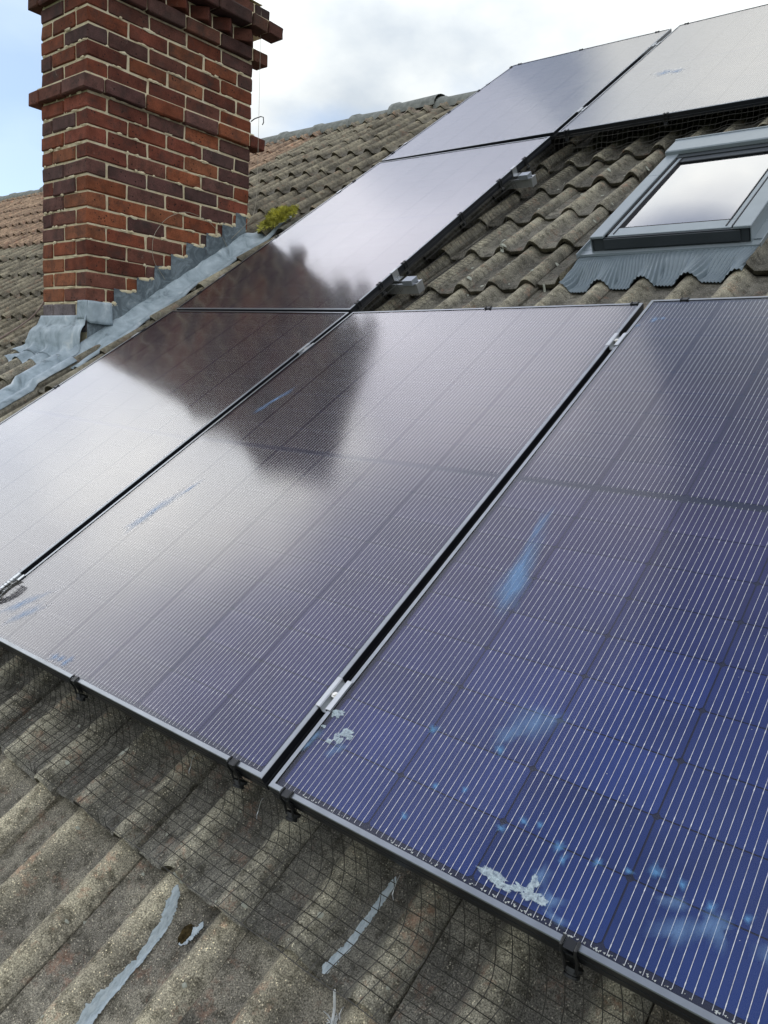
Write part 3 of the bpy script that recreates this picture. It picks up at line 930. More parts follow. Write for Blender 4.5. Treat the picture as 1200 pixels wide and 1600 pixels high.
def frame_mesh():
    tops = []; mb = MB(); W2, H2, lip, dp = PW / 2, PH / 2, .0092, .034
    O = [(-W2, -H2), (W2, -H2), (W2, H2), (-W2, H2)]; e_ = .0012
    I = [(-W2 + lip, -H2 + lip), (W2 - lip, -H2 + lip), (W2 - lip, H2 - lip), (-W2 + lip, H2 - lip)]
    def off(p, q, t): return (p[0] + (q[0] - p[0]) * t, p[1] + (q[1] - p[1]) * t)
    for s in range(4):
        a_, b_ = s, (s + 1) % 4
        o0, o1, i0, i1 = O[a_], O[b_], I[a_], I[b_]
        t0 = e_ / lip
        p0, p1 = off(o0, i0, t0), off(o1, i1, t0)
        rings = [[(o0, -dp), (o0, -.020), (off(o0, i0, .10), -.019), (off(o0, i0, .10), -.0165), (o0, -.0155), (o0, -e_), (p0, 0), (i0, 0), (i0, -.003)],
                 [(o1, -dp), (o1, -.020), (off(o1, i1, .10), -.019), (off(o1, i1, .10), -.0165), (o1, -.0155), (o1, -e_), (p1, 0), (i1, 0), (i1, -.003)]]
        V = [(p[0][0], p[0][1], p[1]) for r in rings for p in r]
        n = len(rings[0])
        mb.add(V, [(k, n + k, n + k + 1, k + 1) for k in range(n - 1)]); tops += [1 if k in (5, 6) else 0 for k in range(n - 1)]
        # inner flange under
    me = bpy.data.meshes.new('frame'); me.from_pydata(mb.V, [], mb.F); me.materials.append(M_FSIDE); me.materials.append(M_FRAME_LIT); me.polygons.foreach_set('material_index', tops); me.update(); return me
FM = frame_mesh()
def flat(name, x0, y0, x1, y1, z, mat):
    me = bpy.data.meshes.new(name); me.from_pydata([(x0, y0, z), (x1, y0, z), (x1, y1, z), (x0, y1, z)], [], [(0, 1, 2, 3)]); me.materials.append(mat); me.update(); return me
i_ = .0087
GM = bpy.data.meshes.new('cover_glass')
mbg = MB(); mbg.box((-PW / 2 + i_, -PH / 2 + i_, -.0022), (PW / 2 - i_, PH / 2 - i_, -.0016)); 
GM.from_pydata([(-PW / 2 + i_, -PH / 2 + i_, -.0016), (PW / 2 - i_, -PH / 2 + i_, -.0016), (PW / 2 - i_, PH / 2 - i_, -.0016), (-PW / 2 + i_, PH / 2 - i_, -.0016)], [], [(0, 1, 2, 3)])
GM.materials.append(M_GLASS); GM.update()
mbb = MB(); mbb.box((-PW / 2 + i_, -PH / 2 + i_, -.0085), (PW / 2 - i_, PH / 2 - i_, -.0060))
BMESH = bpy.data.meshes.new('backsheet'); BMESH.from_pydata(mbb.V, [], mbb.F); BMESH.materials.append(M_BACK); BMESH.update()
cw, chh, cc = .0907, .0452, .0045
CM = bpy.data.meshes.new('solar_cell')
oc = [(-cw + cc, -chh), (cw - cc, -chh), (cw, -chh + cc), (cw, chh - cc), (cw - cc, chh), (-cw + cc, chh), (-cw, chh - cc), (-cw, -chh + cc)]
CM.from_pydata([(x, y, .0006) for x, y in oc] + [(x, y, 0) for x, y in oc], [], [tuple(range(8))] + [(k + 8, (k + 1) % 8 + 8, (k + 1) % 8, k) for k in range(8)])
CM.materials.append(M_CELL); CM.update()
mbw = MB()
for c in range(6):
    for i in range(16):
        x = (-2.5 + c) * .184 + (-7.5 + i) * .01088
        for s in (-1, 1):
            ya, yb = (.0060, .8475) if s > 0 else (-.8475 + 0, -.0060)
            ya += rnd.uniform(-.002, .001) if s < 0 else 0
            hw = .00038
            mbw.add([(x - hw, ya, -.0047), (x + hw, ya, -.0047), (x + hw, yb, -.0047), (x - hw, yb, -.0047)], [(0, 1, 2, 3)])
            for q in range(9):       # little solder dots where the ribbon crosses each cell edge
                for ee in (-.040, .040):
                    yc = s * (.010 + .0455 + q * .0925) + ee
                    mbw.add([(x - .0006, yc - .0022, -.0046), (x + .0006, yc - .0022, -.0046), (x + .0006, yc + .0022, -.0046), (x - .0006, yc + .0022, -.0046)], [(0, 1, 2, 3)])
WM = bpy.data.meshes.new('busbar_ribbons'); WM.from_pydata(mbw.V, [], mbw.F); WM.materials.append(M_WIRE); WM.update()
PAN = {}
for k in Q:
    root = empty('solar_panel', panel_matrix(k)); PAN[k] = root
    tag(root, LAB[k], 'solar panel', 'solar panels on the roof')
    inst('frame', FM, root); inst('cover_glass', GM, root); inst('backsheet', BMESH, root)
    o = inst('busbar_ribbons', WM, root); o['kind'] = 'stuff'
    if k == 'G':
        pass
    for c in range(6):
        for r_ in range(18):
            s = 1 if r_ >= 9 else -1; q = r_ - 9 if s > 0 else 8 - r_
            inst('solar_cell', CM, root, Matrix.Translation(((-2.5 + c) * .184, s * (.010 + .0455 + q * .0925), -.0058)))

# black mesh clips hooked over the frame edge
def clip_mesh(full):
    mb = MB()
    # local: frame edge along x, outside is -y, frame top z=0
    for sx in (-1, 1):
        x = sx * .0095
        P = [(x, .010, .0012), (x, .004, .0026), (x, -.002, .0022), (x, -.0055, -.004), (x * .9, -.0062, -.022), (x * .8, -.012, -.040)]
        mb.tube(P, .0021, 6)
    mb.box((-.0095, -.0045, -.036), (.0095, -.0015, -.014), None, .001)
    mb.box((-.007, -.004, .0006), (.007, .009, .0016), None, .0003)
    mb.cyl((0, -.004, -.044), (0, -1, -.6), .0125, .004, 14)
    mb.cyl((0, -.008, -.046), (0, -1, -.6), .009, .004, 14)
    mb.cyl((0, -.012, -.048), (0, -1, -.6), .0105, .003, 14)
    me = bpy.data.meshes.new('mesh_clip'); me.from_pydata(mb.V, [], mb.F); me.materials.append(M_CLIP); me.update(); return me
CLM = clip_mesh(True)
def clip(k, u, v, side):
    """on panel k at roof position (u, v); side of the frame: b, t, l, r"""
    root = PAN[k]; P = root.matrix_world.inverted() @ (MR @ Vector((u, v, 0)))
    x, y = P.x, P.y
    if side == 'b': y = -PH / 2; a_ = 0
    if side == 't': y = PH / 2; a_ = math.pi
    if side == 'l': x = -PW / 2; a_ = -math.pi / 2
    if side == 'r': x = PW / 2; a_ = math.pi / 2
    inst('mesh_clip', CLM, root, Matrix.Translation((x, y, 0)) @ Matrix.Rotation(a_, 4, 'Z'))
for k, u, v, s in [('B', -.579, 0, 'b'), ('B', -.057, 0, 'b'), ('C', .08, 0, 'b'), ('C', .574, 0, 'b'), ('A', -1.5, 0, 'b'), ('A', -2.0, 0, 'b'), ('C', 1.0, 0, 'b'),
                   ('B', -.532, 1.7, 't'), ('B', -.03, 1.7, 't'), ('C', .117, 1.7, 't'), ('C', .7, 1.7, 't'),
                   ('D', -1.15, 3.174, 'r'), ('D', -1.15, 2.92, 'r'), ('D', -1.15, 2.564, 'r'), ('D', -1.15, 2.11, 'r'), ('D', -1.15, 1.93, 'r'), ('D', -1.15, 1.78, 'r'),
                   ('A', -2.3, 1.02, 'l'), ('A', -2.3, 1.52, 'l'), ('A', -2.3, .5, 'l'), ('D', -2.3, 1.9, 'l'), ('D', -2.3, 2.5, 'l'), ('D', -2.3, 3.2, 'l'), ('E', -2.3, 3.62, 'l'),
                   ('E', -2.3, 4.3, 'l'), ('E', -2.3, 4.7, 'l'), ('E', -2.3, 5.18, 'l'), ('E', -2.25, 5.2, 't'), ('E', -1.78, 5.2, 't'), ('E', -1.26, 5.2, 't'),
                   ('F', -1.07, 5.2, 't'), ('F', -.5, 5.2, 't'), ('F', -.579, 3.49, 'b'), ('F', -1.08, 3.49, 'b'), ('F', -.1, 3.49, 'b')]:
    clip(k, u, v, s)

# mid clamps in the gaps, end clamps on the outer edges
def clamp_mesh(end=False):
    mb = MB(); w2 = .018
    if not end:
        mb.box((-w2, -.034, .0006), (-.008, .034, .0022), None, .0005)
        mb.box((.008, -.034, .0006), (w2, .034, .0022), None, .0005)
        mb.box((-.0082, -.034, -.012), (-.0062, .034, .0010)); mb.box((.0062, -.034, -.012), (.0082, .034, .0010))
        mb.box((-.0065, -.034, -.0135), (.0065, .034, -.0115))
    else:
        mb.box((-.001, -.02, .0006), (.010, .02, .0022), None, .0005)
        mb.box((-.003, -.02, -.034), (-.0012, .02, .0018)); mb.box((-.022, -.02, -.036), (-.003, .02, -.033))
    me = bpy.data.meshes.new('clamp'); me.from_pydata(mb.V, [], mb.F); me.materials.append(M_ALU); me.update(); return me
CLAMP, ECL = clamp_mesh(), clamp_mesh(True)
mb = MB(); mb.cyl((0, 0, -.012), (0, 0, 1), .0062, .0105, 14); mb.cyl((0, 0, -.0015), (0, 0, 1), .0035, .002, 8)
BOLT = bpy.data.meshes.new('bolt'); BOLT.from_pydata(mb.V, [], mb.F); BOLT.materials.append(M_BOLT); BOLT.update()
def clamp(k, v, end=False, side=-1):
    root = PAN[k]; cx_ = -PW / 2 - .0105 if side < 0 else PW / 2 + .0105
    P = root.matrix_world.inverted() @ (MR @ Vector((0, v, 0)))
    if end:
        M = Matrix.Translation((-PW / 2 if side < 0 else PW / 2, P.y, 0))
        if side > 0: M = M @ Matrix.Rotation(math.pi, 4, 'Z')
        inst('end_clamp', ECL, root, M)
        return
    o = inst('clamp', CLAMP, root, Matrix.Translation((cx_, P.y, 0)))
    inst('bolt', BOLT, o)
for k, v in [('C', .191), ('C', 1.484), ('B', .152), ('B', 1.44), ('F', 3.80), ('F', 4.85)]: clamp(k, v)
for k, v in [('A', 1.46), ('A', .2), ('D', 2.03), ('D', 3.02), ('E', 3.78), ('E', 4.85)]: clamp(k, v, True, -1)
for k, v in [('D', 2.02), ('D', 3.045)]: clamp(k, v, True, 1)

# mounting rails with their cut ends
def rail(v, u0, u1, label, w0, w1=None, bracket=False):
    w1 = w0 if w1 is None else w1
    mb = MB(); Ln = u1 - u0
    # open C channel
    for (y0_, y1_, z0_, z1_) in ((-.020, .020, -.040, -.0375), (-.020, -.0175, -.0375, -.003), (.0175, .020, -.0375, -.003), (-.020, -.007, -.003, 0), (.007, .020, -.003, 0)):
        mb.box((0, y0_, z0_), (Ln, y1_, z1_))
    ang = math.atan2(w1 - w0, Ln)
    root = empty('mounting_rail', MR @ Matrix.Translation((u0, v, w0)) @ Matrix.Rotation(-ang, 4, 'Y'))
    tag(root, label, 'rail', 'aluminium mounting rails')
    mesh('channel', mb.V, mb.F, M_ALU, root)
    if bracket:
        mb2 = MB()
        mb2.box((Ln - .062, -.030, -.002), (Ln - .012, .012, .0205), None, .001)
        mesh('end_block', mb2.V, mb2.F, simple('grey end block', (.36, .39, .44), .45, .5), root)
        mb3 = MB(); mb3.box((Ln - .002, -.022, -.042), (Ln + .0015, .022, .002), None, .0008)
        mesh('end_cap', mb3.V, mb3.F, M_ALU, root)
    return root
rail(.19, -2.33, 1.25, 'lowest rail hidden under the lower row of panels, seen through the gaps', -.046)
rail(1.46, -2.33, 1.25, 'rail under the top of the lower row of panels', -.052)
rail(2.02, -2.33, -1.045, 'rail whose bright cut end sticks out beside the tiles nearest the lower panels', -.072, -.076, True)
rail(3.045, -2.33, -1.050, 'rail whose bright cut end sticks out higher up beside the tiles', -.045, -.060, True)
rail(3.80, -2.33, 1.25, 'rail under the lower part of the uppermost panels', -.040)
rail(4.85, -2.33, 1.25, 'highest rail under the uppermost panels', -.022)

# ------------------------------------------------------------------ bird mesh
def wiremesh(name, label, lines, r=.0008):
    mb = MB()
    for P in lines: mb.tube(P, r, 3)
    o = roofmesh(name, mb.V, mb.F, M_MESH); tag(o, label, 'wire mesh', 'bird proofing mesh'); return o
def grid_lines(fn, s0, s1, t1, ds=.0255, dt=.0255):
    """fn(s, t) -> roof point; wires both ways"""
    L_ = []
    ns = int((s1 - s0) / ds); ntt = int(t1 / dt)
    for i in range(ns + 1): 
        s = s0 + i * ds; L_.append([fn(s, t1 * k / 22) for k in range(23)])
    for j in range(ntt + 1):
        t = j * dt if j < ntt else t1
        m = int((s1 - s0) / .018)
        L_.append([fn(s0 + (s1 - s0) * k / m, t) for k in range(m + 1)])
    return L_
def stiff(u, v, lift=.004, k=.35):
    c = WC(u, COURSE[3] if v < .139 and v > -.2 else v)
    s_ = surf(u, v); cr = s_ - rollh(u) + RH
    return cr + lift - k * (cr - s_)
def fn_bottom(s, t):
    T = .265
    x = t / T
    a_ = min(1, x / .45)
    v = .004 - .178 * (x ** 1.25) + .0025 * nz(s * 7, x * 3)
    w_top = -.034 - .0; 
    cu_ = s
    hang = -.030 + (.012 if s > 0 else 0) + (-.006 if s < 0 else 0)
    free = hang - .5 * t - .02 * math.sin(x * 3.14)
    g_ = stiff(s, v, .004, .25)
    bl = smooth01((x - .12) / .5)
    w_ = free * (1 - bl) + g_ * bl
    u = s - .012 * x + .010 * nz(s * 2.3, 1.7) * x + .030 * math.sin(x * 2.6) * (1 - x)
    return (u, v + .004 * math.sin(x * 6 + s * 3), max(w_, g_ if x > .5 else w_))
wiremesh('wire_mesh', 'wire mesh skirt hanging from the lower panel edge over the tiles', grid_lines(fn_bottom, -2.28, 1.26, .265))
def fn_side(s, t):          # right of the panel beside the bare tiles; s runs up the slope
    T = .30; x = t / T
    edge = -1.150 - .0142 * (-(s - 2.6)) * 0
    u = edge + .002 + (.165 + .012 * nz(s * 2, 5)) * x ** 1.3
    free = -.050 - .045 * x
    g_ = stiff(u, s, .004, .45)
    bl = smooth01((x - .08) / .42)
    return (u + .008 * nz(s * 5, x * 3, 2), s - .02 * math.sin(x * 3), free * (1 - bl) + g_ * bl)
wiremesh('wire_mesh', 'wire mesh running up beside the panel edge, left of the skylight', grid_lines(fn_side, 1.74, 3.46, .28))
def fn_top(s, t):           # below the upper panel, above the skylight
    T = .22; x = t / T
    v = 3.492 - (.13 + .012 * nz(s * 3, 7)) * x ** 1.2
    free = -.026 - .055 * x
    g_ = stiff(s, v, .004, .35)
    bl = smooth01((x - .1) / .5)
    return (s + .01 * nz(s * 4, x * 2), v, free * (1 - bl) + g_ * bl)
wiremesh('wire_mesh', 'wire mesh skirt below the upper panels, above the skylight', grid_lines(fn_top, -1.14, 1.2, .22))
# loose flap of mesh leaning over the glass at the far left
Lf = []
for i in range(8):
    Lf.append([(-1.118 + i * .0045 + .05 * k / 8 * .3 + .004 * nz(i, k * .4), .06 + .011 * k + .004 * nz(k, i * .7), .006 + .018 * math.sin(k / 8 * 2.4)) for k in range(9)])
for k in range(10):
    Lf.append([(-1.125 + i * .0056 + .002 * nz(i, k), .055 + k * .010 + .003 * nz(i * .9, k * 1.3), .006 + .020 * math.sin(k / 9 * 2.4)) for i in range(9)])
wiremesh('wire_mesh', 'small crumpled black flap of mesh on the glass at the left picture edge', Lf, .0009)
# loose wire ends along the skirt
mb = MB()
for (u, v) in ((.005, -.012), (-.19, -.006), (.30, -.01)):
    mb.tube([(u + .002 * k * math.cos(k), v - .006 * k, -.024 - .004 * k + .006 * math.sin(k * 1.4)) for k in range(6)], .0007, 4)
o = roofmesh('wire_offcut', mb.V, mb.F, M_ALU); tag(o, 'short bright wire offcuts curling at the lower panel edge', 'wire')

# ------------------------------------------------------------------ skylight
SKV0, SKV1, SKU0, SKU1, SKW = 2.245, 3.13, -.402, .138, -.047
sk = empty('skylight', MR @ Matrix.Translation((SKU0, SKV0, SKW)))
tag(sk, 'grey framed roof skylight reflecting the sky, set in the tiles', 'skylight')
SW, SH = SKU1 - SKU0, SKV1 - SKV0
mb = MB()
mb.box((.004, .003, -.075), (SW - .004, .010, -.001)); mb.box((.004, .010, -.075), (.012, SH, -.001)); mb.box((SW - .012, .010, -.075), (SW - .004, SH, -.001)); mb.box((.004, SH - .01, -.075), (SW - .004, SH, -.001))
mesh('casing', mb.V, mb.F, M_VDARK, sk)
mb = MB(); mb.box((.045, -.003, -.040), (SW - .030, .003, -.004), None, .001)
mesh('front_strip', mb.V, mb.F, M_VDARK, sk)
for side_, (a_, b_) in (('l', (-.004, .046)), ('r', (SW - .052, SW + .004))):
    mb = MB(); mb.box((a_, -.004, .000), (b_, SH * .62, .010), None, .002); mb.box((a_, SH * .62 + .002, .000), (b_, SH - .06, .0095), None, .002)
    mb.box((a_ if side_ == 'l' else b_ - .003, -.002, -.05), (a_ + .003 if side_ == 'l' else b_, SH - .06, .001))
    mesh('side_cover', mb.V, mb.F, M_VELUX, sk)
mb = MB()
x0, x1, y0, y1 = .056, SW - .062, .012, SH - .105
mb.box((x0, y0, -.012), (x1, y0 + .062, .002), None, .0015)
mb.box((x0, y0 + .062, -.012), (x0 + .016, y1, .002), None, .0015); mb.box((x1 - .016, y0 + .062, -.012), (x1, y1, .002), None, .0015)
mesh('sash', mb.V, mb.F, M_VELUX, sk)
mb = MB()
mb.box((x0 + .014, y0 + .058, -.006), (x1 - .014, y0 + .072, .0005), None, .001)
for a_ in (x0 - .006, x0 + .015, x1 - .021, x1 + .001): mb.box((a_, y0 + .012, -.010), (a_ + .005, y1, .0042), None, .001)
mesh('gasket', mb.V, mb.F, M_RUBBER, sk)
gx0, gx1, gy0, gy1 = x0 + .02, x1 - .02, y0 + .068, y1 + .01
SGL = glass_material('skylight glass', .012, .26, 1.0, .72)
mesh('pane', [(gx0, gy0, -.006), (gx1, gy0, -.006), (gx1, gy1, -.006), (gx0, gy1, -.006)], [(0, 1, 2, 3)], SGL, sk)
mb = MB(); mb.box((gx0 - .01, gy0 - .01, -.10), (gx1 + .01, gy1 + .01, -.095))
mesh('dark_backing', mb.V, mb.F, M_DARKIN, sk)  # added dark sheet, standing in for the unlit room below the pane
mb = MB(); mb.box((-.010, SH - .118, .004), (SW + .010, SH + .012, .026), None, .004); mb.box((-.010, SH + .004, -.03), (SW + .010, SH + .012, .030), None, .002)
mesh('top_cover', mb.V, mb.F, M_VELUX, sk)
mb = MB(); mb.box((.01, SH - .150, -.004), (SW - .01, SH - .112, .006), None, .001); mb.box((.02, SH - .19, -.004), (SW - .02, SH - .152, .001), None, .001)
mesh('hinge_rail', mb.V, mb.F, M_VDARK, sk)
# pleated flashing skirt under the window, pressed over the tile rolls
def pleat(u, v):
    sk_ = .22 * (v - 2.03) * math.sin((u + .37) * 9)        # the folds wander sideways
    return abs(((u + sk_) / .0118) % 1 - .5) * 2
rows = []
n = 34; m = 330
for j in range(n + 1):
    t = j / n; r_ = []
    for i in range(m + 1):
        u = -.440 + .612 * i / m
        vb = 2.022 + .006 * math.sin(u * 40) + .02 * (u + .43) * .6
        v = vb + (2.218 - vb) * t
        g_ = surf_j(u, min(v, 2.13), 9); cr = g_ - rollh(u) + RH
        k_ = smooth01((v - 2.06) / .13)
        flatw = -.092 + .030 * (u + .4) * .3 - .0
        w_ = (g_ + .006) * (1 - k_) + max(cr - .002, flatw - .01) * k_
        r_.append((u, v, w_ + .0058 * pleat(u, v) * (1 - .8 * smooth01((t - .93) / .07))))
    rows.append(r_)
V, F = grid(rows)
o = roofmesh('pleated_flashing', V, F, simple('pleated grey aluminium', (.20, .245, .275), .42, .3, .5, .1, 10), False); thick(o, .001)
tag(o, 'finely pleated grey flashing apron moulded over the tile rolls below the skylight', 'flashing')
mb = MB()
mb.box((-.445, 2.212, -.098), (.178, 2.262, -.0945)); mb.box((-.445, 2.262, -.096), (-.398, 3.16, -.093)); mb.box((.132, 2.262, -.094), (.178, 3.16, -.091))
mb.box((-.448, 2.20, -.098), (-.445, 3.16, -.080)); mb.box((.178, 2.20, -.094), (.181, 3.16, -.078)); mb.box((-.44, 2.214, -.0945), (.174, 2.217, -.090)); mb.box((-.445, 3.13, -.09), (.178, 3.26, -.085))
o = roofmesh('flashing_tray', mb.V, mb.F, M_VELUX); tag(o, 'smooth grey metal flashing channel round the skylight frame', 'flashing')

# ------------------------------------------------------------------ things on the tiles
def ribbon(name, label, pts, mat, h=.003, smoothf=True, j=None, edge=.35):
    """draped strip: pts = (u, v, halfwidth)"""
    rows = []; seg = 26; m = 9; EE = []
    P = []
    for a_, b_ in zip(pts, pts[1:]):
        for k in range(seg): t = k / seg; P.append(tuple(a_[q] + (b_[q] - a_[q]) * t for q in range(3)))
    P.append(pts[-1])
    for i, (u, v, hw) in enumerate(P):
        q = P[min(i + 1, len(P) - 1)]; p_ = P[max(i - 1, 0)]
        d = Vector((q[0] - p_[0], q[1] - p_[1])).normalized(); nrm = Vector((-d.y, d.x))
        endf = min(1, min(i, len(P) - 1 - i) / 5 + .25)
        r_ = []
        for k in range(m):
            s_ = -1 + 2 * k / (m - 1)
            ww = hw * 1.12 * endf * (1 + edge * nz(i * .16, (s_ > 0) * 3.3, hw * 90) + edge * .8 * nz(i * .75, (s_ > 0) * 5.0 + 5))
            uu, vv = u + nrm.x * s_ * ww, v + nrm.y * s_ * ww
            EE.append((1 - abs(s_) ** 2.5) * min(1, min(i, len(P) - 1 - i) / 7 + .1)); r_.append((uu, vv, surf(uu, vv) + h * (1 - s_ ** 4) + .0012 + .0012 * nz(i * .5, s_ * 2) * (1 - abs(s_))))
        rows.append(r_)
    V, F = grid(rows)
    o = roofmesh(name, V, F, mat, smoothf); o.data.attributes.new('edge', 'FLOAT', 'POINT').data.foreach_set('value', EE); tag(o, label, 'sealant'); return o
ribbon('sealant_strip', 'long pale blue-grey sealant smear running down a tile crack at the bottom left', [(-.123, -.181, .005), (-.106, -.24, .006), (-.101, -.308, .0055), (-.103, -.394, .009), (-.100, -.50, .0095)], M_SEAL, .0012, edge=.45)
ribbon('sealant_strip', 'grey sealant strip under the wire mesh below the blue panel', [(.224, .02, .0055), (.224, -.054, .006), (.219, -.115, .0065), (.211, -.160, .008)], M_SEAL, .0012, edge=.45)
ribbon('sealant_dab', 'short dab of grey sealant beside the dark moss spot', [(-.048, -.200, .004), (-.052, -.235, .007), (-.06, -.25, .003)], M_SEAL, .0005, edge=.9)
def blob(name, label, cat, u, v, ru, rv, h, mat, n=22, rough=.25, rot=0., tall=0.):
    V = [(u, v, surf(u, v) + h)]; F = []
    rings = 6
    for r_ in range(1, rings + 1):
        for k in range(n):
            an = 2 * math.pi * k / n; f = r_ / rings * (1 + rough * nz(math.cos(an) * 1.6 + u * 50, math.sin(an) * 1.6 + v * 50))
            x, y = math.cos(an) * ru * f, math.sin(an) * rv * f
            uu = u + x * math.cos(rot) - y * math.sin(rot); vv = v + x * math.sin(rot) + y * math.cos(rot)
            hh = h * (1 - (r_ / rings) ** 3) + tall * nz(uu * 220, vv * 220) * (1 - r_ / rings)
            V.append((uu, vv, surf(uu, vv) + hh + (.0006 if r_ < rings else -.001)))
    for k in range(n): F.append((0, 1 + k, 1 + (k + 1) % n))
    for r_ in range(rings - 1):
        for k in range(n):
            a_ = 1 + r_ * n + k; b_ = 1 + r_ * n + (k + 1) % n
            F.append((a_, a_ + n, b_ + n, b_))
    if name is None: return V, F
    o = roofmesh(name, V, F, mat, True); tag(o, label, cat); return o
blob('moss_patch', 'round dark brown moss cushion beside the long sealant smear', 'moss', -.062, -.232, .012, .018, .005, M_MOSSD, 30, .25, .2, .010)
mbl = MB()
for u, v, r_ in [(-.425, -.075, .010), (-.39, -.095, .008), (-.378, -.115, .008), (-.385, -.088, .004), (-.372, -.10, .005), (-.40, -.12, .004), (-.41, -.128, .003), (-.44, -.045, .016), (-.46, -.055, .010), (-.36, -.085, .004)] + \
        [(rnd.uniform(-1.0, .9), rnd.uniform(-.45, 0), rnd.uniform(.0015, .0045)) for _ in range(70)] + \
        [(rnd.uniform(-1.0, -.5), rnd.uniform(1.8, 3.2), rnd.uniform(.003, .010)) for _ in range(40)]:
    V, F = blob(None, None, None, u, v, r_, r_ * rnd.uniform(.8, 1.3), .0008, None, 12, .5)
    mbl.add(V, F)
o = roofmesh('lichen', mbl.V, mbl.F, M_LICH, True); tag(o, 'round pale lichen spots scattered over the tiles', 'lichen', kind='stuff')
# white fluff by the mesh edge
mb = MB(); r9 = random.Random(3)
for k in range(60):
    a_ = r9.uniform(0, 6.28); l_ = r9.uniform(.006, .022); u, v = .262 + r9.gauss(0, .003), -.205 + r9.gauss(0, .003)
    P = [(u + math.cos(a_) * l_ * q / 4 + .002 * r9.gauss(0, 1), v + math.sin(a_) * l_ * 1.3 * q / 4 + .002 * r9.gauss(0, 1), surf(.262, -.205) + .002 + .006 * math.sin(q / 4 * 3.1) * r9.random()) for q in range(5)]
    mb.tube(P, .0007, 3)
mb.tube([(.258, -.205, surf(.25, -.2) + .004), (.250, -.185, surf(.25, -.185) + .010), (.246, -.168, surf(.246, -.168) + .006)], .0022, 5)
o = roofmesh('feather_tuft', mb.V, mb.F, M_CRUMB); tag(o, 'torn white feather tuft lying just below the wire mesh edge', 'feather')
# moss clump behind the chimney
mb = MB(); r9 = random.Random(5); mc = Vector((-2.63, 2.86, -.055))
for k in range(4200):
    a_ = r9.uniform(0, 6.28); ph = math.acos(r9.uniform(0.0, 1)); 
    d = Vector((math.sin(ph) * math.cos(a_), math.sin(ph) * math.sin(a_), math.cos(ph)))
    lump = 1 + .75 * nz(d.x * 2.1, d.y * 2.1, d.z * 2.1) + .3 * nz(d.x * 5, d.y * 5, d.z * 5)
    p = mc + Vector((d.x * .080, d.y * .110, d.z * .052)) * lump * r9.uniform(.8, 1.0)
    t_ = (d + Vector((r9.gauss(0, .35), r9.gauss(0, .35), r9.gauss(0, .35)))).normalized() * r9.uniform(.010, .024)
    s_ = t_.cross(Vector((r9.gauss(0, 1), r9.gauss(0, 1), r9.gauss(0, 1)))).normalized() * .0022
    mb.add([p - s_, p + s_, p + t_], [(0, 1, 2)])
core = len(mb.V)
n = 14
for i in range(6):
    for k in range(n):
        an = 2 * math.pi * k / n; ph = math.pi / 2 * i / 5
        mb.V.append(tuple(mc + Vector((math.sin(ph) * math.cos(an) * .055, math.sin(ph) * math.sin(an) * .075, math.cos(ph) * .034))))
for i in range(5):
    for k in range(n): mb.F.append((core + i * n + k, core + (i + 1) * n + k, core + (i + 1) * n + (k + 1) % n, core + i * n + (k + 1) % n))
o = roofmesh('moss_clump', mb.V, mb.F, M_MOSS); tag(o, 'bright yellow-green tuft of moss growing behind the chimney corner', 'moss')

# ------------------------------------------------------------------ wires and cable near the chimney
def on_face(y, k): return (CX + .012, CY + y, CZ + .075 * k)
mb = MB()
loop = [(.44, 2.2), (.36, 3.4), (.36, 5.0), (.44, 6.4), (.56, 7.2), (.70, 7.0), (.80, 6.2), (.86, 5.2), (.86, 4.4)]
P = []
for (a0, b0), (a1, b1) in zip(loop, loop[1:]):
    for q in range(5): t = q / 5; P.append((a0 + (a1 - a0) * t, b0 + (b1 - b0) * t))
Ps = [Vector(on_face(*p_)) for p_ in P]
for _ in range(3): Ps = [Ps[0]] + [(Ps[i - 1] + Ps[i] * 2 + Ps[i + 1]) / 4 for i in range(1, len(Ps) - 1)] + [Ps[-1]]
Ps += [Ps[-1] + Vector((.07, -.10, -.10)), Ps[-1] + Vector((.13, -.26, -.19))]
mb.tube(Ps, .0012, 4)
base = Vector((CX, CY + .4, CZ))
o = mesh('thin_wire', [tuple(Vector(v) - base) for v in mb.V], mb.F, M_THIN, None, Matrix.Translation(base)); tag(o, 'loop of thin pale wire curling on the side brickwork of the chimney', 'wire')
mb = MB()
P = [Vector((CX + .03, CY + 1.02, CZ + 1.75)), Vector((CX + .035, CY + 1.03, CZ + 1.0)), Vector((CX + .04, CY + 1.03, CZ + .72)), Vector((CX + .10, CY + .96, CZ + .58)), Vector((CX + .17, CY + .75, CZ + .42))]
Q2 = []
for i in range(len(P) - 1):
    for q in range(6): Q2.append(P[i].lerp(P[i + 1], q / 6))
Q2.append(P[-1])
for _ in range(4): Q2 = [Q2[0]] + [(Q2[i - 1] + Q2[i] * 2 + Q2[i + 1]) / 4 for i in range(1, len(Q2) - 1)] + [Q2[-1]]
mb.tube(Q2, .0012, 4)
base = Vector((CX, CY + 1.0, CZ + .5))
o = mesh('thin_wire', [tuple(Vector(v) - base) for v in mb.V], mb.F, M_THIN, None, Matrix.Translation(base)); tag(o, 'thin wire hanging down the back corner of the chimney past the moss', 'wire')
mb = MB(); hk = Vector((CX, CY + WY + .005, CZ + 15.2 * .075))
mb.tube([hk + Vector((-.01, 0, -.02)), hk + Vector((.0, .02, .0)), hk + Vector((.01, .055, .02)), hk + Vector((.01, .075, .022)), hk + Vector((.01, .078, -.005)), hk + Vector((.01, .070, -.02))], .003, 6)
o = mesh('wall_hook', [tuple(Vector(v) - hk) for v in mb.V], mb.F, M_CLIP, None, Matrix.Translation(hk)); tag(o, 'small bent black hook sticking out of the chimney far corner', 'hook')
mb = MB()
c0 = Vector((CX - WX - .01, CY + .02, CZ + .02)); P = []
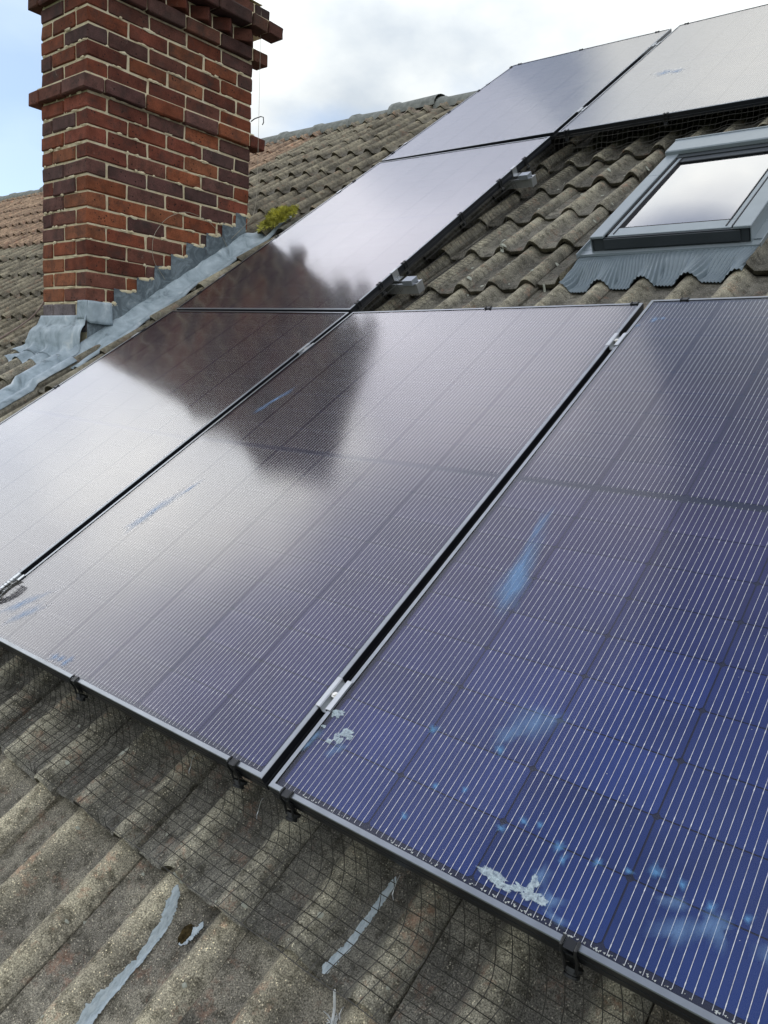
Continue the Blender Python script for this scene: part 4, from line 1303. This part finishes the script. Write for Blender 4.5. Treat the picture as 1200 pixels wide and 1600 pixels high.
for k in range(20):
    t = k / 19; u = -3.185 - .80 * t; v = 1.50 - .62 * t
    rw = roof2world((u, v, surf(u, v) + .012 + .05 * math.sin(t * 3.1)))
    P.append(c0.lerp(rw, min(1, t * 2.2 + .0)) if t < .45 else rw)
for _ in range(5): P = [P[0]] + [(P[i - 1] + P[i] * 2 + P[i + 1]) / 4 for i in range(1, len(P) - 1)] + [P[-1]]
mb.tube(P, .0045, 8)
o = mesh('cable', [tuple(Vector(v) - c0) for v in mb.V], mb.F, M_CABLE, None, Matrix.Translation(c0), True); tag(o, 'pinkish cable running down over the tiles left of the chimney', 'cable')

# ------------------------------------------------------------------ droppings, smears, grit on the glass
def film(root, items, mat, name, label, group=None):
    """items: (u, v, ru, rv, rot) in roof coordinates on the panel's glass"""
    inv = root.matrix_world.inverted()
    V = []; F = []; E_ = []
    n = 40; rings = 5; c0_ = None
    for q, (u, v, ru, rv, rot) in enumerate(items):
        P = inv @ (MR @ Vector((u, v, 0))); b = len(V)
        if c0_ is None: c0_ = (P.x, P.y)
        z = -.0011 + .00006 * q
        V.append((P.x - c0_[0], P.y - c0_[1], z)); E_.append(1.0)
        for r_ in range(1, rings + 1):
            for k in range(n):
                an = 2 * math.pi * k / n
                f = r_ / rings * (1 + (.7 * nz(math.cos(an) * 1.3 + u * 31, math.sin(an) * 1.3 + v * 31, q) + .35 * nz(math.cos(an) * 4 + u * 31, math.sin(an) * 4)) * (r_ / rings))
                x, y = math.cos(an) * ru * f, math.sin(an) * rv * f
                V.append((P.x - c0_[0] + x * math.cos(rot) - y * math.sin(rot), P.y - c0_[1] + x * math.sin(rot) + y * math.cos(rot), z))
                E_.append((.95, .72, .42, .16, 0.0)[r_ - 1] if mat is not M_POOP else (.8, .85, .95, 1.0, .25)[r_ - 1])
        for k in range(n): F.append((b, b + 1 + k, b + 1 + (k + 1) % n))
        for r_ in range(rings - 1):
            for k in range(n):
                a_ = b + 1 + r_ * n + k; b_ = b + 1 + r_ * n + (k + 1) % n
                F.append((a_, a_ + n, b_ + n, b_))
    o = mesh(name, V, F, mat, None, root.matrix_world @ Matrix.Translation((*c0_, 0)))
    at = o.data.attributes.new('edge', 'FLOAT', 'POINT'); at.data.foreach_set('value', E_)
    tag(o, label, name.replace('_', ' '), group); return o
D = math.radians
film(PAN['C'], [(.060, .160, .011, .009, 0), (.053, .156, .006, .005, 0), (.100, .134, .011, .008, D(20)), (.112, .129, .007, .006, 0), (.082, .108, .007, .005, 0), (.052, .128, .005, .003, 0),
                (.090, .120, .006, .009, D(30)), (.100, .116, .006, .006, 0)], M_POOP, 'bird_dropping', 'cluster of pale blotches on the blue panel beside its left clamp')
film(PAN['C'], [(.052, .108, .010, .022, D(-20)), (.048, .085, .008, .016, D(-20)), (.105, .10, .012, .03, D(-30))], M_SMEAR, 'smear', 'bluish wet smear below the pale blotches at the left edge of the blue panel')
film(PAN['C'], [(.447, .034, .020, .008, D(-6)), (.462, .028, .016, .006, 0)], M_POOP, 'bird_dropping', 'flat pale dropping along the bottom frame of the blue panel')
film(PAN['C'], [(.487, .036, .012, .006, 0), (.504, .034, .014, .008, D(20)), (.520, .034, .007, .006, 0), (.500, .050, .007, .010, 0)], M_POOP, 'bird_dropping', 'lumpy white dropping next to the flat one at the bottom frame')
film(PAN['C'], [(.505, .062, .014, .020, D(-10)), (.53, .04, .020, .014, 0), (.545, .022, .022, .007, D(-10))], M_SMEAR, 'smear', 'glowing blue splash round the lumpy white dropping')
sp = [(.284, .052), (.424, .098), (.448, .121), (.471, .126), (.508, .109), (.52, .095), (.562, .112), (.60, .118), (.63, .132), (.663, .131), (.70, .12), (.74, .125), (.30, .115), (.345, .128), (.36, .21), (.24, .20)]
sp.sort()
ORD = ['leftmost', 'second', 'third', 'fourth', 'fifth', 'sixth', 'seventh', 'eighth', 'ninth', 'tenth', 'eleventh', 'twelfth', 'thirteenth', 'fourteenth', 'fifteenth', 'rightmost']
for i, (u, v) in enumerate(sp):
    film(PAN['C'], [(u, v, (.011, .007, .009, .006)[i % 4], (.012, .008, .007, .010)[i * 3 % 4], i)], M_SPOT, 'water_spot', ('small round blue spot low on the blue panel, ' + ORD[i] + ' of the row') if i in (0, 15) else 'small round blue spot low on the blue panel, ' + ORD[i] + ' from the left', 'blue spots on the panel')
film(PAN['C'], [(.195, .60, .030, .10, D(8)), (.205, .52, .042, .065, D(12)), (.172, .71, .016, .07, D(2)), (.20, .56, .03, .07, D(6))], M_SMEAR, 'smear', 'tall pale blue feather-shaped smear in the middle of the blue panel')
film(PAN['C'], [(.076, 1.60, .016, .020, 0), (.095, 1.605, .012, .010, 0), (.040, 1.565, .012, .012, D(20))], M_SMEAR, 'smear', 'small blue mark at the top left corner of the blue panel')
film(PAN['C'], [(.39, .28, .05, .035, D(25)), (.36, .24, .035, .02, D(60))], M_SMEAR, 'smear', 'faint wide blue haze mark in the lower middle of the blue panel')
film(PAN['C'], [(.68, .08, .04, .022, D(30)), (.66, .105, .025, .012, D(10)), (.71, .10, .02, .03, D(30))], M_SMEAR, 'smear', 'faint blue haze mark at the lower right of the blue panel')
film(PAN['C'], [(.78, .10, .03, .02, D(10)), (.79, .13, .02, .012, D(50))], M_SMEAR, 'smear', 'faint blue haze mark at the right picture edge of the blue panel')
film(PAN['B'], [(-.931, .52, .026, .085, D(-14)), (-.945, .45, .026, .05, D(-10)), (-.90, .61, .014, .06, D(-10))], M_SMEAR, 'smear', 'thin blue feather-shaped smear on the middle panel')
film(PAN['B'], [(-.70, .018, .022, .012, 0), (-.678, .020, .018, .012, D(20)), (-.655, .014, .016, .010, 0), (-.650, .026, .014, .018, D(-20))], M_SMEAR, 'smear', 'pale blue smudges on the bottom edge of the middle panel')
film(PAN['B'], [(-1.00, .10, .08, .022, D(50)), (-.95, .075, .06, .018, D(50))], M_SMEAR, 'smear', 'long blue smear at the lower left corner of the middle panel')
film(PAN['B'], [(-.985, 1.10, .014, .09, D(-22)), (-1.0, 1.03, .018, .04, D(-20))], M_SMEAR, 'smear', 'dull streak inside the dark chimney reflection on the middle panel')
film(PAN['F'], [(-.84, 4.2, .06, .05, 0), (-.77, 4.18, .05, .04, 0)], M_SMEAR, 'smear', 'faint pale marks on the upper panel right of the long gap')
mb = MB(); r9 = random.Random(11); inv = PAN['C'].matrix_world.inverted()
for k in range(170):
    x = r9.uniform(-PW / 2 + .06, PW / 2 - .02) if k % 3 else r9.gauss(-.02, .10)
    if abs(x) > PW / 2 - .02: continue
    y = -PH / 2 + .0115 + abs(r9.gauss(0, .0016)); s_ = r9.uniform(.0006, .0019)
    mb.add([(x - s_, y, 0), (x + s_ * .6, y - s_, .0), (x + s_, y + s_ * .7, .0), (x, y, .0012)], [(0, 1, 3), (1, 2, 3), (2, 0, 3)])
for k in range(90):
    x = r9.uniform(-PW / 2 + .02, PW / 2 - .02); y = r9.uniform(-PH / 2 + .02, -.1); s_ = r9.uniform(.0004, .0009)
    mb.add([(x - s_, y, -.0014), (x + s_ * .6, y - s_, -.0014), (x + s_, y + s_ * .7, -.0014), (x, y, -.0006)], [(0, 1, 3), (1, 2, 3), (2, 0, 3)])
o = mesh('grit', mb.V, mb.F, M_CRUMB, None, PAN['C'].matrix_world.copy()); tag(o, 'white grit gathered along the bottom frame of the blue panel', 'grit', kind='stuff')
print('tiles', tcount, 'objects', len(bpy.data.objects))
